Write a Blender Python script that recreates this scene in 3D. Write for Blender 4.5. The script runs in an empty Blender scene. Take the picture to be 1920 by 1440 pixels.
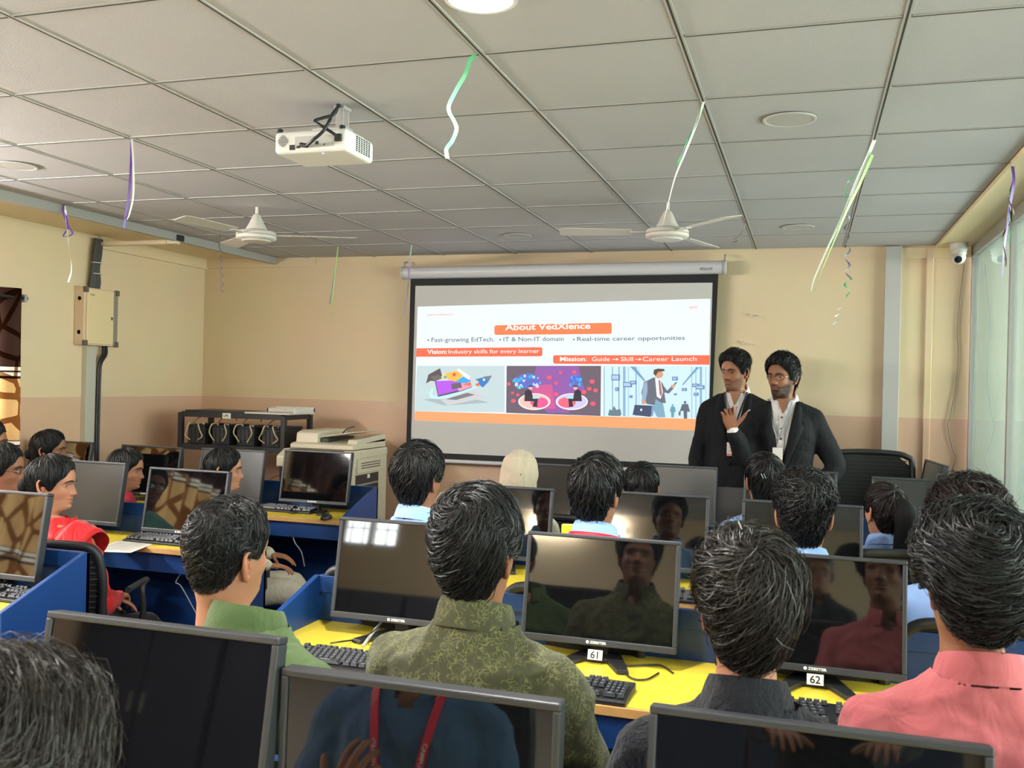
import bpy, bmesh, math, random
import numpy as np
from mathutils import Vector, Matrix

# ------------------------------------------------------------------ scene, camera, light
scene = bpy.context.scene
C = scene.collection
random.seed(7); RNG = np.random.default_rng(11)

# camera solved from the ceiling grid (600 mm tiles); photo taken as 1920x1440
FPX = 1753.25; YAW = .305438; PIT = -.000981; ROL = .023767
CAMH = 1.60
_cy, _sy, _cp, _sp, _cr, _sr = math.cos(YAW), math.sin(YAW), math.cos(PIT), math.sin(PIT), math.cos(ROL), math.sin(ROL)
FW = np.array([-_sy*_cp, _cy*_cp, _sp]); _rt = np.array([_cy, _sy, 0.]); _up = np.cross(_rt, FW)
RT = _rt*_cr + _up*_sr; UP = -_rt*_sr + _up*_cr
CAM = np.array([0., 0., CAMH])
def ray(px, py): return FW + RT*(px-960)/FPX - UP*(py-720)/FPX
def aty(px, py, y): d = ray(px, py); return CAM + d*y/d[1]
def atx(px, py, x): d = ray(px, py); return CAM + d*x/d[0]
def atz(px, py, z): d = ray(px, py); return CAM + d*(z-CAMH)/d[2]

cam_data = bpy.data.cameras.new('camera'); cam = bpy.data.objects.new('camera', cam_data); C.objects.link(cam)
cam_data.sensor_width = 36.0; cam_data.sensor_fit = 'HORIZONTAL'; cam_data.lens = FPX*36/1920
cam_data.dof.use_dof = True; cam_data.dof.focus_distance = 4.2; cam_data.dof.aperture_fstop = 10.0
cam_data.clip_start = .05; cam_data.clip_end = 200
Mc = Matrix(((RT[0], UP[0], -FW[0], 0), (RT[1], UP[1], -FW[1], 0), (RT[2], UP[2], -FW[2], CAMH), (0, 0, 0, 1)))
cam.matrix_world = Mc
scene.camera = cam

vs = scene.view_settings
vs.view_transform = 'Standard'; vs.look = 'None'; vs.exposure = 0.88; vs.gamma = 1.0; vs.use_curve_mapping = False

world = bpy.data.worlds.new('world'); scene.world = world; world.use_nodes = True
_bg = world.node_tree.nodes['Background']
_bg.inputs['Color'].default_value = (.985, .985, .985, 1); _bg.inputs['Strength'].default_value = 11.0

ROOM = dict(xl=-4.98, xr=1.03, yf=6.90, yb=-3.3, zc=2.60)
def portal(name, loc, rot, sx, sy):
    l = bpy.data.lights.new(name, 'AREA'); l.shape = 'RECTANGLE'; l.size = sx; l.size_y = sy
    l.cycles.is_portal = True
    o = bpy.data.objects.new(name, l); o.location = loc; o.rotation_euler = rot; C.objects.link(o); return o
H = math.pi/2
portal('daylight_portal_glass', (1.12, 1.8, 1.3), (0, H, 0), 2.5, 10.0)
portal('daylight_portal_back', (-4.45, -3.36, 2.2), (H, 0, 0), .7, .5)
portal('daylight_portal_curtain', (-5.06, 2.6, 1.45), (0, -H, 0), 1.4, 4.6)

cy = scene.cycles; cy.max_bounces = 7; cy.diffuse_bounces = 4; cy.glossy_bounces = 3; cy.transmission_bounces = 4; cy.transparent_max_bounces = 8; cy.caustics_reflective = False; cy.adaptive_threshold = .025; cy.caustics_refractive = False
# ------------------------------------------------------------------ materials
def lin(c):
    return c/12.92 if c <= .04045 else ((c+.055)/1.055)**2.4
def rgb(r, g, b): return (lin(r/255), lin(g/255), lin(b/255), 1.0)
MATS = {}
def mat(name, col, rough=.5, metal=0., spec=.5, noise=0., nscale=8., bump=0., bscale=60., emit=0., trans=0., coat=0., sheen=0., ecol=None, detail=4.):
    if name in MATS: return MATS[name]
    m = bpy.data.materials.new(name); m.use_nodes = True; nt = m.node_tree; b = nt.nodes['Principled BSDF']
    b.inputs['Base Color'].default_value = col; b.inputs['Roughness'].default_value = rough
    b.inputs['Metallic'].default_value = metal; b.inputs['Specular IOR Level'].default_value = spec
    if coat: b.inputs['Coat Weight'].default_value = coat; b.inputs['Coat Roughness'].default_value = .05
    if sheen: b.inputs['Sheen Weight'].default_value = sheen
    if trans: b.inputs['Transmission Weight'].default_value = trans
    if emit:
        b.inputs['Emission Color'].default_value = ecol or col; b.inputs['Emission Strength'].default_value = emit
    if noise or bump:
        tc = nt.nodes.new('ShaderNodeTexCoord')
    if noise:
        n = nt.nodes.new('ShaderNodeTexNoise'); n.inputs['Scale'].default_value = nscale; n.inputs['Detail'].default_value = detail
        nt.links.new(tc.outputs['Object'], n.inputs['Vector'])
        mx = nt.nodes.new('ShaderNodeMix'); mx.data_type = 'RGBA'
        mx.inputs['A'].default_value = tuple(max(0, c*(1-noise)) for c in col[:3])+(1,)
        mx.inputs['B'].default_value = tuple(min(1, c*(1+noise)) for c in col[:3])+(1,)
        nt.links.new(n.outputs['Fac'], mx.inputs['Factor']); nt.links.new(mx.outputs['Result'], b.inputs['Base Color'])
    if bump:
        n2 = nt.nodes.new('ShaderNodeTexNoise'); n2.inputs['Scale'].default_value = bscale; n2.inputs['Detail'].default_value = 3
        nt.links.new(tc.outputs['Object'], n2.inputs['Vector'])
        bp = nt.nodes.new('ShaderNodeBump'); bp.inputs['Strength'].default_value = bump; bp.inputs['Distance'].default_value = .01
        nt.links.new(n2.outputs['Fac'], bp.inputs['Height']); nt.links.new(bp.outputs['Normal'], b.inputs['Normal'])
    MATS[name] = m; return m

# ------------------------------------------------------------------ mesh helpers
def rotz(a):
    c, s = math.cos(a), math.sin(a); return np.array([[c, -s, 0], [s, c, 0], [0, 0, 1.]])
def rotx(a):
    c, s = math.cos(a), math.sin(a); return np.array([[1., 0, 0], [0, c, -s], [0, s, c]])
def roty(a):
    c, s = math.cos(a), math.sin(a); return np.array([[c, 0, s], [0, 1., 0], [-s, 0, c]])
def nrm(v):
    v = np.asarray(v, float); return v/max(1e-9, np.linalg.norm(v))
class MB:
    def __init__(s): s.V = []; s.F = []; s.M = []
    def add(s, v, f, mi=0):
        o = len(s.V); s.V.extend([tuple(map(float, p)) for p in v]); s.F.extend([tuple(i+o for i in q) for q in f]); s.M.extend([mi]*len(f)); return s
    def box(s, c, d, R=None, mi=0):
        x, y, z = d[0]/2, d[1]/2, d[2]/2
        v = np.array([(-x,-y,-z),(x,-y,-z),(x,y,-z),(-x,y,-z),(-x,-y,z),(x,-y,z),(x,y,z),(-x,y,z)])
        if R is not None: v = v@np.asarray(R).T
        return s.add(v+np.asarray(c, float), [(0,3,2,1),(4,5,6,7),(0,1,5,4),(1,2,6,5),(2,3,7,6),(3,0,4,7)], mi)
    def bx(s, x0, x1, y0, y1, z0, z1, mi=0): return s.box(((x0+x1)/2,(y0+y1)/2,(z0+z1)/2), (x1-x0,y1-y0,z1-z0), None, mi)
    def quad(s, a, b, c, d, mi=0): return s.add([a,b,c,d], [(0,1,2,3)], mi)
    def tube(s, pts, r, n=8, closed=False, mi=0, cap=True):
        P = np.asarray(pts, float); k = len(P); r = np.full(k, r) if np.isscalar(r) else np.asarray(r, float)
        T = np.zeros_like(P)
        for i in range(k):
            a = P[(i-1) % k] if (closed or i > 0) else P[i]; b = P[(i+1) % k] if (closed or i < k-1) else P[i]
            T[i] = nrm(b-a)
        u = np.cross(T[0], (0, 0, 1.)); 
        if np.linalg.norm(u) < .1: u = np.cross(T[0], (1., 0, 0))
        u = nrm(u); V = []
        for i in range(k):
            u = nrm(u-T[i]*(u@T[i])); w = np.cross(T[i], u)
            for j in range(n):
                a = 2*math.pi*j/n; V.append(P[i]+r[i]*(math.cos(a)*u+math.sin(a)*w))
        F = []
        for i in range(k if closed else k-1):
            i2 = (i+1) % k
            for j in range(n):
                F.append((i*n+j, i2*n+j, i2*n+(j+1) % n, i*n+(j+1) % n)[::-1])
        if cap and not closed:
            F.append(tuple(range(n))); F.append(tuple(range((k-1)*n, k*n))[::-1])
        return s.add(V, F, mi)
    def cyl(s, p0, p1, r0, r1=None, n=20, mi=0): return s.tube([p0, p1], [r0, r0 if r1 is None else r1], n, False, mi)
    def lathe(s, prof, n=32, R=None, o=(0,0,0), mi=0):
        V = []
        for r, z in prof:
            for j in range(n):
                a = 2*math.pi*j/n; V.append((r*math.cos(a), r*math.sin(a), z))
        V = np.array(V); 
        if R is not None: V = V@np.asarray(R).T
        V = V+np.asarray(o, float); k = len(prof); F = []
        for i in range(k-1):
            for j in range(n): F.append((i*n+j, i*n+(j+1) % n, (i+1)*n+(j+1) % n, (i+1)*n+j))
        F.append(tuple(range(n))[::-1]); F.append(tuple(range((k-1)*n, k*n)))
        return s.add(V, F, mi)
    def prism(s, poly, f0, f1, mi=0):
        # poly: 2d points; f0, f1: maps (a,b)->3d for the two end faces
        n = len(poly); V = [f0(*p) for p in poly]+[f1(*p) for p in poly]
        F = [tuple(range(n))[::-1], tuple(range(n, 2*n))]+[(i, (i+1) % n, n+(i+1) % n, n+i) for i in range(n)]
        return s.add(V, F, mi)
    def ell(s, c, r, n=16, m=10, R=None, mi=0):
        V = []
        for i in range(m+1):
            t = math.pi*i/m
            for j in range(n):
                a = 2*math.pi*j/n; V.append((r[0]*math.sin(t)*math.cos(a), r[1]*math.sin(t)*math.sin(a), r[2]*math.cos(t)))
        V = np.array(V)
        if R is not None: V = V@np.asarray(R).T
        F = [(i*n+j, (i+1)*n+j, (i+1)*n+(j+1) % n, i*n+(j+1) % n) for i in range(m) for j in range(n)]
        return s.add(V+np.asarray(c, float), F, mi)
    def mesh(s, name):
        me = bpy.data.meshes.new(name); me.from_pydata(s.V, [], s.F); return me
    def build(s, name, mats, parent=None, smooth=None, bevel=0., seg=2, merge=False):
        me = s.mesh(name)
        if merge:
            bm = bmesh.new(); bm.from_mesh(me); bmesh.ops.remove_doubles(bm, verts=bm.verts, dist=1e-5); bm.to_mesh(me); bm.free()
        else: me.polygons.foreach_set('material_index', s.M)
        return mk(name, me, mats, parent, smooth, bevel, seg)
def mk(name, me, mats, parent=None, smooth=None, bevel=0., seg=2):
    o = bpy.data.objects.new(name, me)
    for m in (mats if isinstance(mats, (list, tuple)) else [mats]): me.materials.append(m)
    if smooth is not None:
        me.polygons.foreach_set('use_smooth', [True]*len(me.polygons))
        if smooth < 179: me.set_sharp_from_angle(angle=math.radians(smooth))
    if bevel:
        b = o.modifiers.new('bevel', 'BEVEL'); b.width = bevel; b.segments = seg; b.limit_method = 'ANGLE'; b.angle_limit = math.radians(40)
        b.harden_normals = False
    C.objects.link(o)
    if parent is not None: o.parent = parent
    return o
def tag(o, label=None, cat=None, group=None, kind=None):
    if label: o['label'] = label
    if cat: o['category'] = cat
    if group: o['group'] = group
    if kind: o['kind'] = kind
    return o
def thing(name, label, cat, loc=(0,0,0), rz=0., group=None):
    o = bpy.data.objects.new(name, None); o.empty_display_size = .1; o.location = tuple(map(float, loc)); o.rotation_euler = (0, 0, rz); C.objects.link(o)
    return tag(o, label, cat, group)
def struct(o, label=None): 
    o['kind'] = 'structure'
    if label: o['label'] = label
    return o
def copy_tree(o, parent=None, skip=()):
    c = o.copy(); C.objects.link(c); c.parent = parent
    for ch in o.children:
        if ch.name.split('.')[0] not in skip: copy_tree(ch, c)
    return c
def text_mesh(s, size=1., bold=0., align='LEFT', sx=1.):
    cu = bpy.data.curves.new('t', 'FONT'); cu.body = s; cu.size = size; cu.align_x = align; cu.offset = bold; cu.resolution_u = 3
    o = bpy.data.objects.new('t', cu); C.objects.link(o); bpy.context.view_layer.update()
    me = bpy.data.meshes.new_from_object(o); bpy.data.objects.remove(o); bpy.data.curves.remove(cu)
    v = np.empty(len(me.vertices)*3, 'f'); me.vertices.foreach_get('co', v); v = v.reshape(-1, 3); v[:, 0] *= sx
    f = [tuple(p.vertices) for p in me.polygons]; bpy.data.meshes.remove(me); return v, f
def catmull(pts, k=6):
    P = np.asarray(pts, float); P = np.vstack([2*P[0]-P[1], P, 2*P[-1]-P[-2]]); out = []
    for i in range(1, len(P)-2):
        for t in np.linspace(0, 1, k, endpoint=False):
            a, b, c, d = P[i-1], P[i], P[i+1], P[i+2]
            out.append(.5*((2*b)+(-a+c)*t+(2*a-5*b+4*c-d)*t*t+(-a+3*b-3*c+d)*t**3))
    out.append(P[-2]); return np.array(out)
# ------------------------------------------------------------------ the room
XL, XR, YF, YB, ZC = ROOM['xl'], ROOM['xr'], ROOM['yf'], ROOM['yb'], ROOM['zc']
DADO = 1.427
def wall_mat(name, up, low):
    m = bpy.data.materials.new(name); m.use_nodes = True; nt = m.node_tree; b = nt.nodes['Principled BSDF']
    g = nt.nodes.new('ShaderNodeNewGeometry'); sp = nt.nodes.new('ShaderNodeSeparateXYZ'); nt.links.new(g.outputs['Position'], sp.inputs[0])
    gt = nt.nodes.new('ShaderNodeMath'); gt.operation = 'GREATER_THAN'; gt.inputs[1].default_value = DADO
    nt.links.new(sp.outputs['Z'], gt.inputs[0])
    n = nt.nodes.new('ShaderNodeTexNoise'); n.inputs['Scale'].default_value = 1.7; n.inputs['Detail'].default_value = 6
    nt.links.new(g.outputs['Position'], n.inputs['Vector'])
    mx = nt.nodes.new('ShaderNodeMix'); mx.data_type = 'RGBA'; mx.inputs['A'].default_value = low; mx.inputs['B'].default_value = up
    nt.links.new(gt.outputs[0], mx.inputs['Factor'])
    mv = nt.nodes.new('ShaderNodeMix'); mv.data_type = 'RGBA'; mv.blend_type = 'MULTIPLY'; mv.inputs['Factor'].default_value = .18
    nt.links.new(mx.outputs['Result'], mv.inputs['A']); nt.links.new(n.outputs['Color'], mv.inputs['B'])
    nt.links.new(mv.outputs['Result'], b.inputs['Base Color'])
    # glossy enamel dado, matt above
    rr = nt.nodes.new('ShaderNodeMapRange'); rr.inputs['To Min'].default_value = .33; rr.inputs['To Max'].default_value = .6
    nt.links.new(gt.outputs[0], rr.inputs['Value']); nt.links.new(rr.outputs[0], b.inputs['Roughness'])
    n2 = nt.nodes.new('ShaderNodeTexNoise'); n2.inputs['Scale'].default_value = 5; n2.inputs['Detail'].default_value = 5
    nt.links.new(g.outputs['Position'], n2.inputs['Vector'])
    bp = nt.nodes.new('ShaderNodeBump'); bp.inputs['Strength'].default_value = .18; bp.inputs['Distance'].default_value = .02
    nt.links.new(n2.outputs['Fac'], bp.inputs['Height']); nt.links.new(bp.outputs['Normal'], b.inputs['Normal'])
    return m
M_WALL = wall_mat('wall_paint', rgb(232, 209, 172), rgb(222, 184, 156))
M_SOFFIT = mat('soffit_paint', rgb(226, 206, 165), .6)
M_TILE = mat('ceiling_tile', rgb(180, 178, 179), .85, noise=.05, nscale=2.0, bump=.25, bscale=260)
M_TBAR = mat('ceiling_bar', rgb(176, 174, 170), .55)
M_SLOT = mat('ceiling_slot', rgb(46, 44, 42), .8)
M_ALU = mat('brushed_aluminium', rgb(176, 176, 174), .4, metal=.6)
M_BLACK = mat('black_plastic', rgb(28, 28, 30), .45)
M_WHITEP = mat('white_plastic', rgb(225, 224, 218), .4)

b = MB(); b.bx(XL-.5, XR+2.2, YB-.3, YF+.2, -.12, 0)
M_FLOOR = mat('floor_tile', rgb(150, 140, 128), .35, noise=.12, nscale=3)
struct(b.build('floor', M_FLOOR), 'dull beige floor under the desks')
b = MB(); b.bx(XL-.2, XR+.1, YF, YF+.2, 0, 2.9); struct(b.build('wall_front', M_WALL), 'cream front wall with a pinkish lower half')
def wall_with_holes(name, axis, pos, thick, a0, a1, z0, z1, holes, label):
    # holes: list of (h0,h1,hz0,hz1) along the wall; wall split in strips
    b = MB(); cur = a0
    def seg(p, q, s, t):
        if q-p < 1e-4 or t-s < 1e-4: return
        if axis == 'x': b.bx(min(pos, pos+thick), max(pos, pos+thick), p, q, s, t)
        else: b.bx(p, q, min(pos, pos+thick), max(pos, pos+thick), s, t)
    for (h0, h1, s, t) in sorted(holes):
        seg(cur, h0, z0, z1); seg(h0, h1, z0, s); seg(h0, h1, t, z1); cur = h1
    seg(cur, a1, z0, z1)
    return struct(b.build(name, M_WALL), label)
LWIN = [(.35, 2.35, .85, 2.12), (2.95, 4.80, .85, 2.12)]
BWIN = [(-4.8, -4.1, 2.0, 2.42)]
wall_with_holes('wall_left', 'x', XL, -.2, YB, YF+.2, 0, 2.9, LWIN, 'cream left wall with a pinkish lower half')
wall_with_holes('wall_back', 'y', YB, -.2, XL-.2, XR+.1, 0, 2.9, BWIN, 'back wall with barred windows, seen only in screen reflections')
# windows: frames, bars
wi = 0
M_WHITEBAR = mat('window_bar_paint', rgb(215, 212, 205), .5)
M_PANE = bpy.data.materials.new('window_glass'); M_PANE.use_nodes = True
def glass_mat(m, tint, refl, haze=0.):
    nt = m.node_tree; nt.nodes.remove(nt.nodes['Principled BSDF']); out = nt.nodes['Material Output']
    t = nt.nodes.new('ShaderNodeBsdfTransparent'); t.inputs[0].default_value = tint
    g = nt.nodes.new('ShaderNodeBsdfGlossy'); g.inputs['Roughness'].default_value = .02
    fr = nt.nodes.new('ShaderNodeFresnel'); fr.inputs['IOR'].default_value = refl
    mx = nt.nodes.new('ShaderNodeMixShader'); nt.links.new(fr.outputs[0], mx.inputs[0]); nt.links.new(t.outputs[0], mx.inputs[1]); nt.links.new(g.outputs[0], mx.inputs[2])
    last = mx
    if haze:
        d = nt.nodes.new('ShaderNodeBsdfDiffuse'); d.inputs[0].default_value = rgb(196, 214, 200)
        tl = nt.nodes.new('ShaderNodeBsdfTranslucent'); tl.inputs[0].default_value = rgb(196, 214, 200)
        ad = nt.nodes.new('ShaderNodeMixShader'); ad.inputs[0].default_value = .6; nt.links.new(d.outputs[0], ad.inputs[1]); nt.links.new(tl.outputs[0], ad.inputs[2])
        m2 = nt.nodes.new('ShaderNodeMixShader'); m2.inputs[0].default_value = haze
        nt.links.new(last.outputs[0], m2.inputs[1]); nt.links.new(ad.outputs[0], m2.inputs[2]); last = m2
    nt.links.new(last.outputs[0], out.inputs[0]); return m
glass_mat(M_PANE, (.92, .95, .95, 1), 1.45)
def window(axis, pos, h, label):
    global wi; wi += 1
    h0, h1, s, t = h
    def bxx(b, p, q, s_, t_, d0, d1):
        if axis == 'x': b.bx(pos+d0, pos+d1, p, q, s_, t_)
        else: b.bx(p, q, pos+d0, pos+d1, s_, t_)
    f = .045; b = MB()
    bxx(b, h0, h0+f, s, t, -.14, -.08); bxx(b, h1-f, h1, s, t, -.14, -.08); bxx(b, h0, h1, s, s+f, -.14, -.08); bxx(b, h0, h1, t-f, t, -.14, -.08)
    bxx(b, (h0+h1)/2-f/2, (h0+h1)/2+f/2, s, t, -.14, -.08)
    w = struct(b.build('window_%d' % wi, M_WHITEBAR), label)
    b = MB(); bxx(b, h0+f, h1-f, s+f, t-f, -.112, -.108); b.build('pane', M_PANE, w)
    n = int((h1-h0)/.13)
    mesh_v = None
    for i in range(1, n):
        p = h0+(h1-h0)*i/n; b = MB(); bxx(b, p-.006, p+.006, s, t, -.06, -.048); b.build('bar', M_WHITEBAR, w)
    for z in np.arange(s+.2, t-.05, .22):
        b = MB(); bxx(b, h0, h1, z-.006, z+.006, -.06, -.048); b.build('bar', M_WHITEBAR, w)
for k, h in enumerate(BWIN): window('y', YB, h, 'high white barred window in the back wall')
for k, h in enumerate(LWIN): window('x', XL, h, ['window behind the nearer curtain on the left wall', 'window behind the brown curtain by the fuse box'][k])

# right side: aluminium framed tinted glass
M_TINT = bpy.data.materials.new('tinted_partition_glass'); M_TINT.use_nodes = True
glass_mat(M_TINT, (.80, .86, .82, 1), 1.55, .10)
b = MB()
mull = [YB, -1.6, .0, 1.55, 3.0, 4.35, 5.62, 6.86]
for y in mull: b.bx(XR, XR+.05, y-.02, y+.02, 0, ZC)
b.bx(XR, XR+.05, YB, YF, ZC-.08, ZC+.05); b.bx(XR, XR+.05, YB, YF, 0, .09)
gw = struct(b.build('wall_right', M_ALU, bevel=.003), 'green tinted glass partition in aluminium frames along the right side')
for a, c in zip(mull[:-1], mull[1:]):
    b = MB(); b.bx(XR+.02, XR+.028, a+.02, c-.02, .09, ZC-.08); b.build('pane', M_TINT, gw)
b = MB(); b.bx(XR+.0, XR+.05, 6.70, YF, 0, ZC); 
# outside walkway
M_OUT = mat('walkway_paint', rgb(190, 198, 190), .8)
b = MB(); b.bx(3.0, 3.12, YB-.3, YF+.2, 0, .8); struct(b.build('wall_walkway', M_OUT), 'pale parapet of the walkway beyond the glass')
b = MB(); b.bx(XR+.05, 3.12, YB-.3, YF+.2, 2.75, 2.9); struct(b.build('ceiling_walkway', M_OUT), 'underside of the slab over the walkway beyond the glass')
b = MB(); b.bx(XR+.1, 3.12, YF, YF+.2, 0, 2.9); struct(b.build('wall_walkway_end', M_OUT), 'end wall of the walkway beyond the glass')

# ceiling: slab, tiles, bars, border strips
XE = -4.265; XR2 = .815
b = MB(); b.bx(XL-.2, XR+.1, YB-.2, YF+.2, 2.80, 2.92)
ceil = struct(b.build('ceiling', M_SOFFIT), 'suspended ceiling of large grey square tiles in a dark-slotted grid')
GX = [XE]+[(i-1.613)*.6 for i in range(-5, 4) if XE+.05 < (i-1.613)*.6 < XR2-.02]+[XR2]
GY = [YB]+[(j+4.476)*.6 for j in range(-12, 8) if YB+.05 < (j+4.476)*.6 < YF-.05]+[YF]
for i in range(len(GX)-1):
    for j in range(len(GY)-1):
        b = MB(); b.box((0, 0, 0), (GX[i+1]-GX[i]-.014, GY[j+1]-GY[j]-.014, .014))
        t = b.build('tile', M_TILE, ceil, bevel=.003, seg=1)
        t.location = ((GX[i]+GX[i+1])/2, (GY[j]+GY[j+1])/2, ZC+.009)
def bar_mesh(L):
    b = MB(); b.bx(-L/2, L/2, -.0095, -.003, ZC-.001, ZC+.004); b.bx(-L/2, L/2, .003, .0095, ZC-.001, ZC+.004); b.bx(-L/2, L/2, -.003, .003, ZC-.0014, ZC+.004, 1); return b
for x in GX[1:-1]:
    o = bar_mesh(YF-YB).build('tee_bar', [M_TBAR, M_SLOT], ceil); o.location = (x, (YF+YB)/2, 0); o.rotation_euler = (0, 0, H)
for y in GY[1:-1]:
    for i in range(len(GX)-1):
        o = bar_mesh(GX[i+1]-GX[i]-.025).build('cross_bar', [M_TBAR, M_SLOT], ceil); o.location = ((GX[i]+GX[i+1])/2, y, .0)
b = MB(); b.bx(XE-.035, XE, YB, YF, ZC-.052, ZC+.1)
struct(b.build('trim_1', mat('border_channel', rgb(160, 158, 152), .5)), 'grey edge channel of the suspended ceiling on the left')
b = MB(); b.bx(XL, XE-.035, YB, YF, ZC+.004, ZC+.1); struct(b.build('trim_2', M_SOFFIT), 'painted strip between ceiling edge and left wall')
b = MB(); b.bx(XR2, XR+.05, YB, YF, ZC-.012, ZC+.1); b.bx(XR2-.004, XR2+.012, YB, YF, ZC-.02, ZC+.1)
struct(b.build('trim_3', M_SOFFIT), 'beige painted strip between ceiling edge and glass partition')
b = MB(); b.bx(XL, XL+.03, 5.62, YF, ZC-.085, ZC+.01); b.bx(XL, -3.9, YF-.02, YF, ZC-.075, ZC+.01)
struct(b.build('trim_4', M_WALL), 'shallow plaster ledge at the top of the left corner')
b = MB(); b.bx(.493, .597, YF-.045, YF, 0, ZC-.005)
struct(b.build('trim_5', mat('duct_grey', rgb(186, 184, 180), .5), bevel=.003), 'grey vertical cable duct on the front wall')
b = MB(); b.bx(.755, .80, YF-.018, YF, 0, ZC-.02); struct(b.build('trim_6', M_WALL, bevel=.004), 'thin painted batten beside the grey cable duct')
b = MB(); b.bx(.597, XR, YF-.012, YF, ZC-.085, ZC-.012); struct(b.build('trim_7', M_SOFFIT), 'beige ledge above the security camera corner')
b = MB(); b.bx(XL, XR, YF-.012, YF, 0, .1); struct(b.build('baseboard_front', mat('skirting', rgb(120, 90, 75), .4)), 'dark skirting along the front wall')

# unseen cupboards added along the back wall to darken the monitor reflections
M_CUP = mat('cupboard_blue', rgb(30, 38, 62), .5)
for k in range(5):
    t = thing('added_cupboard', 'added dark blue cupboard along the back wall, %s from the glass side' % ('fifth', 'fourth', 'third', 'second', 'first')[k], 'cupboard', (-4.3+1.15*k, -3.08, 0), 0, 'added dark blue cupboards at the back')
    b = MB(); b.bx(-.56, .56, -.2, .18, .05, 1.5); b.build('carcass', M_CUP, t, bevel=.004)
    for s in (-1, 1):
        b = MB(); b.bx(min(s*.01, s*.55), max(s*.01, s*.55), .18, .20, .08, 1.47); dd = b.build('door', M_CUP, t, bevel=.003)
        b = MB(); b.bx(s*.05-.006, s*.05+.006, .20, .225, .75, .88); b.build('handle', M_ALU, dd)
# recessed lights: lit ones at the back half of the room
def downlight(x, y, lit, label):
    t = thing('ceiling_light', label, 'ceiling light', (x, y, ZC-.002))
    b = MB(); b.lathe([(.096, .0), (.096, -.003), (.088, -.0045), (.084, -.003), (.084, .0)], 40); b.build('rim', M_WHITEP if lit else mat('dull_rim', rgb(196, 192, 186), .6), t, smooth=40)
    b = MB(); b.lathe([(.084, .0), (.084, -.0022), (.001, -.003)], 40)
    b.build('diffuser', mat('lit_diffuser', (1, .98, .95, 1), .5, emit=14., ecol=(1, .97, .92, 1)) if lit else mat('unlit_diffuser', rgb(178, 174, 170), .7), t, smooth=40)
    if lit:
        l = bpy.data.lights.new('ceiling_light_glow', 'AREA'); l.shape = 'DISK'; l.size = .16; l.energy = 22; l.color = (1, .97, .92); l.spread = math.radians(170)
        o = bpy.data.objects.new('ceiling_light_glow', l); C.objects.link(o); o.location = (0, 0, -.012); o.parent = t
        o['category'] = 'light'; del o['category']
downlight(-.832, 2.29, True, 'lit round ceiling light at the top edge above the camera')
downlight(-.084, 3.597, False, 'unlit round ceiling light, the large one nearest the right side')
downlight(-1.889, 6.032, False, 'unlit round ceiling light above the projector screen')
downlight(-.072, 5.987, False, 'unlit round ceiling light, small, near the security camera')
downlight(-3.687, 3.6, False, 'unlit round ceiling light at the left above the fuse box')
for x, y, s in ((-2.4, .9, 'left of the photographer'), (-.2, -.8, 'right behind the photographer'), (-2.4, -1.6, 'left behind the photographer'), (-3.8, .2, 'near the left curtain behind the view')):
    downlight(x, y, True, 'lit round ceiling light %s' % s)

# tube lights added on walls outside the view to brighten the front wall
def added_tube_light(loc, axis, energy, label):
    t = thing('added_tube_light', label, 'tube light', loc, 0, 'added white tube lights on the walls'); L = 1.2
    def bb(b, x0, x1, y0, y1, z0, z1):
        if axis == 'x': b.bx(x0, x1, y0, y1, z0, z1)
        else: b.bx(y0, y1, x0, x1, z0, z1)
    b = MB(); bb(b, 0, .03, -L/2-.03, L/2+.03, -.03, .03); b.build('batten', M_WHITEP, t, bevel=.004)
    b = MB(); p = (.048, -L/2, 0), (.048, L/2, 0)
    if axis != 'x': p = (-L/2, .048, 0), (L/2, .048, 0)
    b.tube(p, .013, 12); b.build('tube', mat('added_lit_tube', (1, .98, .95, 1), .5, emit=12., ecol=(1, .97, .93, 1)), t, smooth=60)
    l = bpy.data.lights.new('added_tube_glow', 'AREA'); l.shape = 'RECTANGLE'; l.size = L; l.size_y = .05; l.energy = energy; l.color = (1, .985, .965)
    o = bpy.data.objects.new('added_tube_glow', l); C.objects.link(o); o.parent = t
    if axis == 'x': o.location = (.075, 0, 0); o.rotation_euler = (0, -H, 0); o.rotation_euler = (H, 0, -H)
    else: o.location = (0, .075, 0); o.rotation_euler = (H, 0, math.pi)
added_tube_light((XL, 2.65, 2.26), 'x', 62, 'added white tube light on the left wall between the two curtains')
added_tube_light((XL, .9, 2.22), 'x', 62, 'added white tube light on the left wall beside the camera')
added_tube_light((-2.75, YB, 2.42), 'y', 95, 'added white tube light on the back wall')
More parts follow.
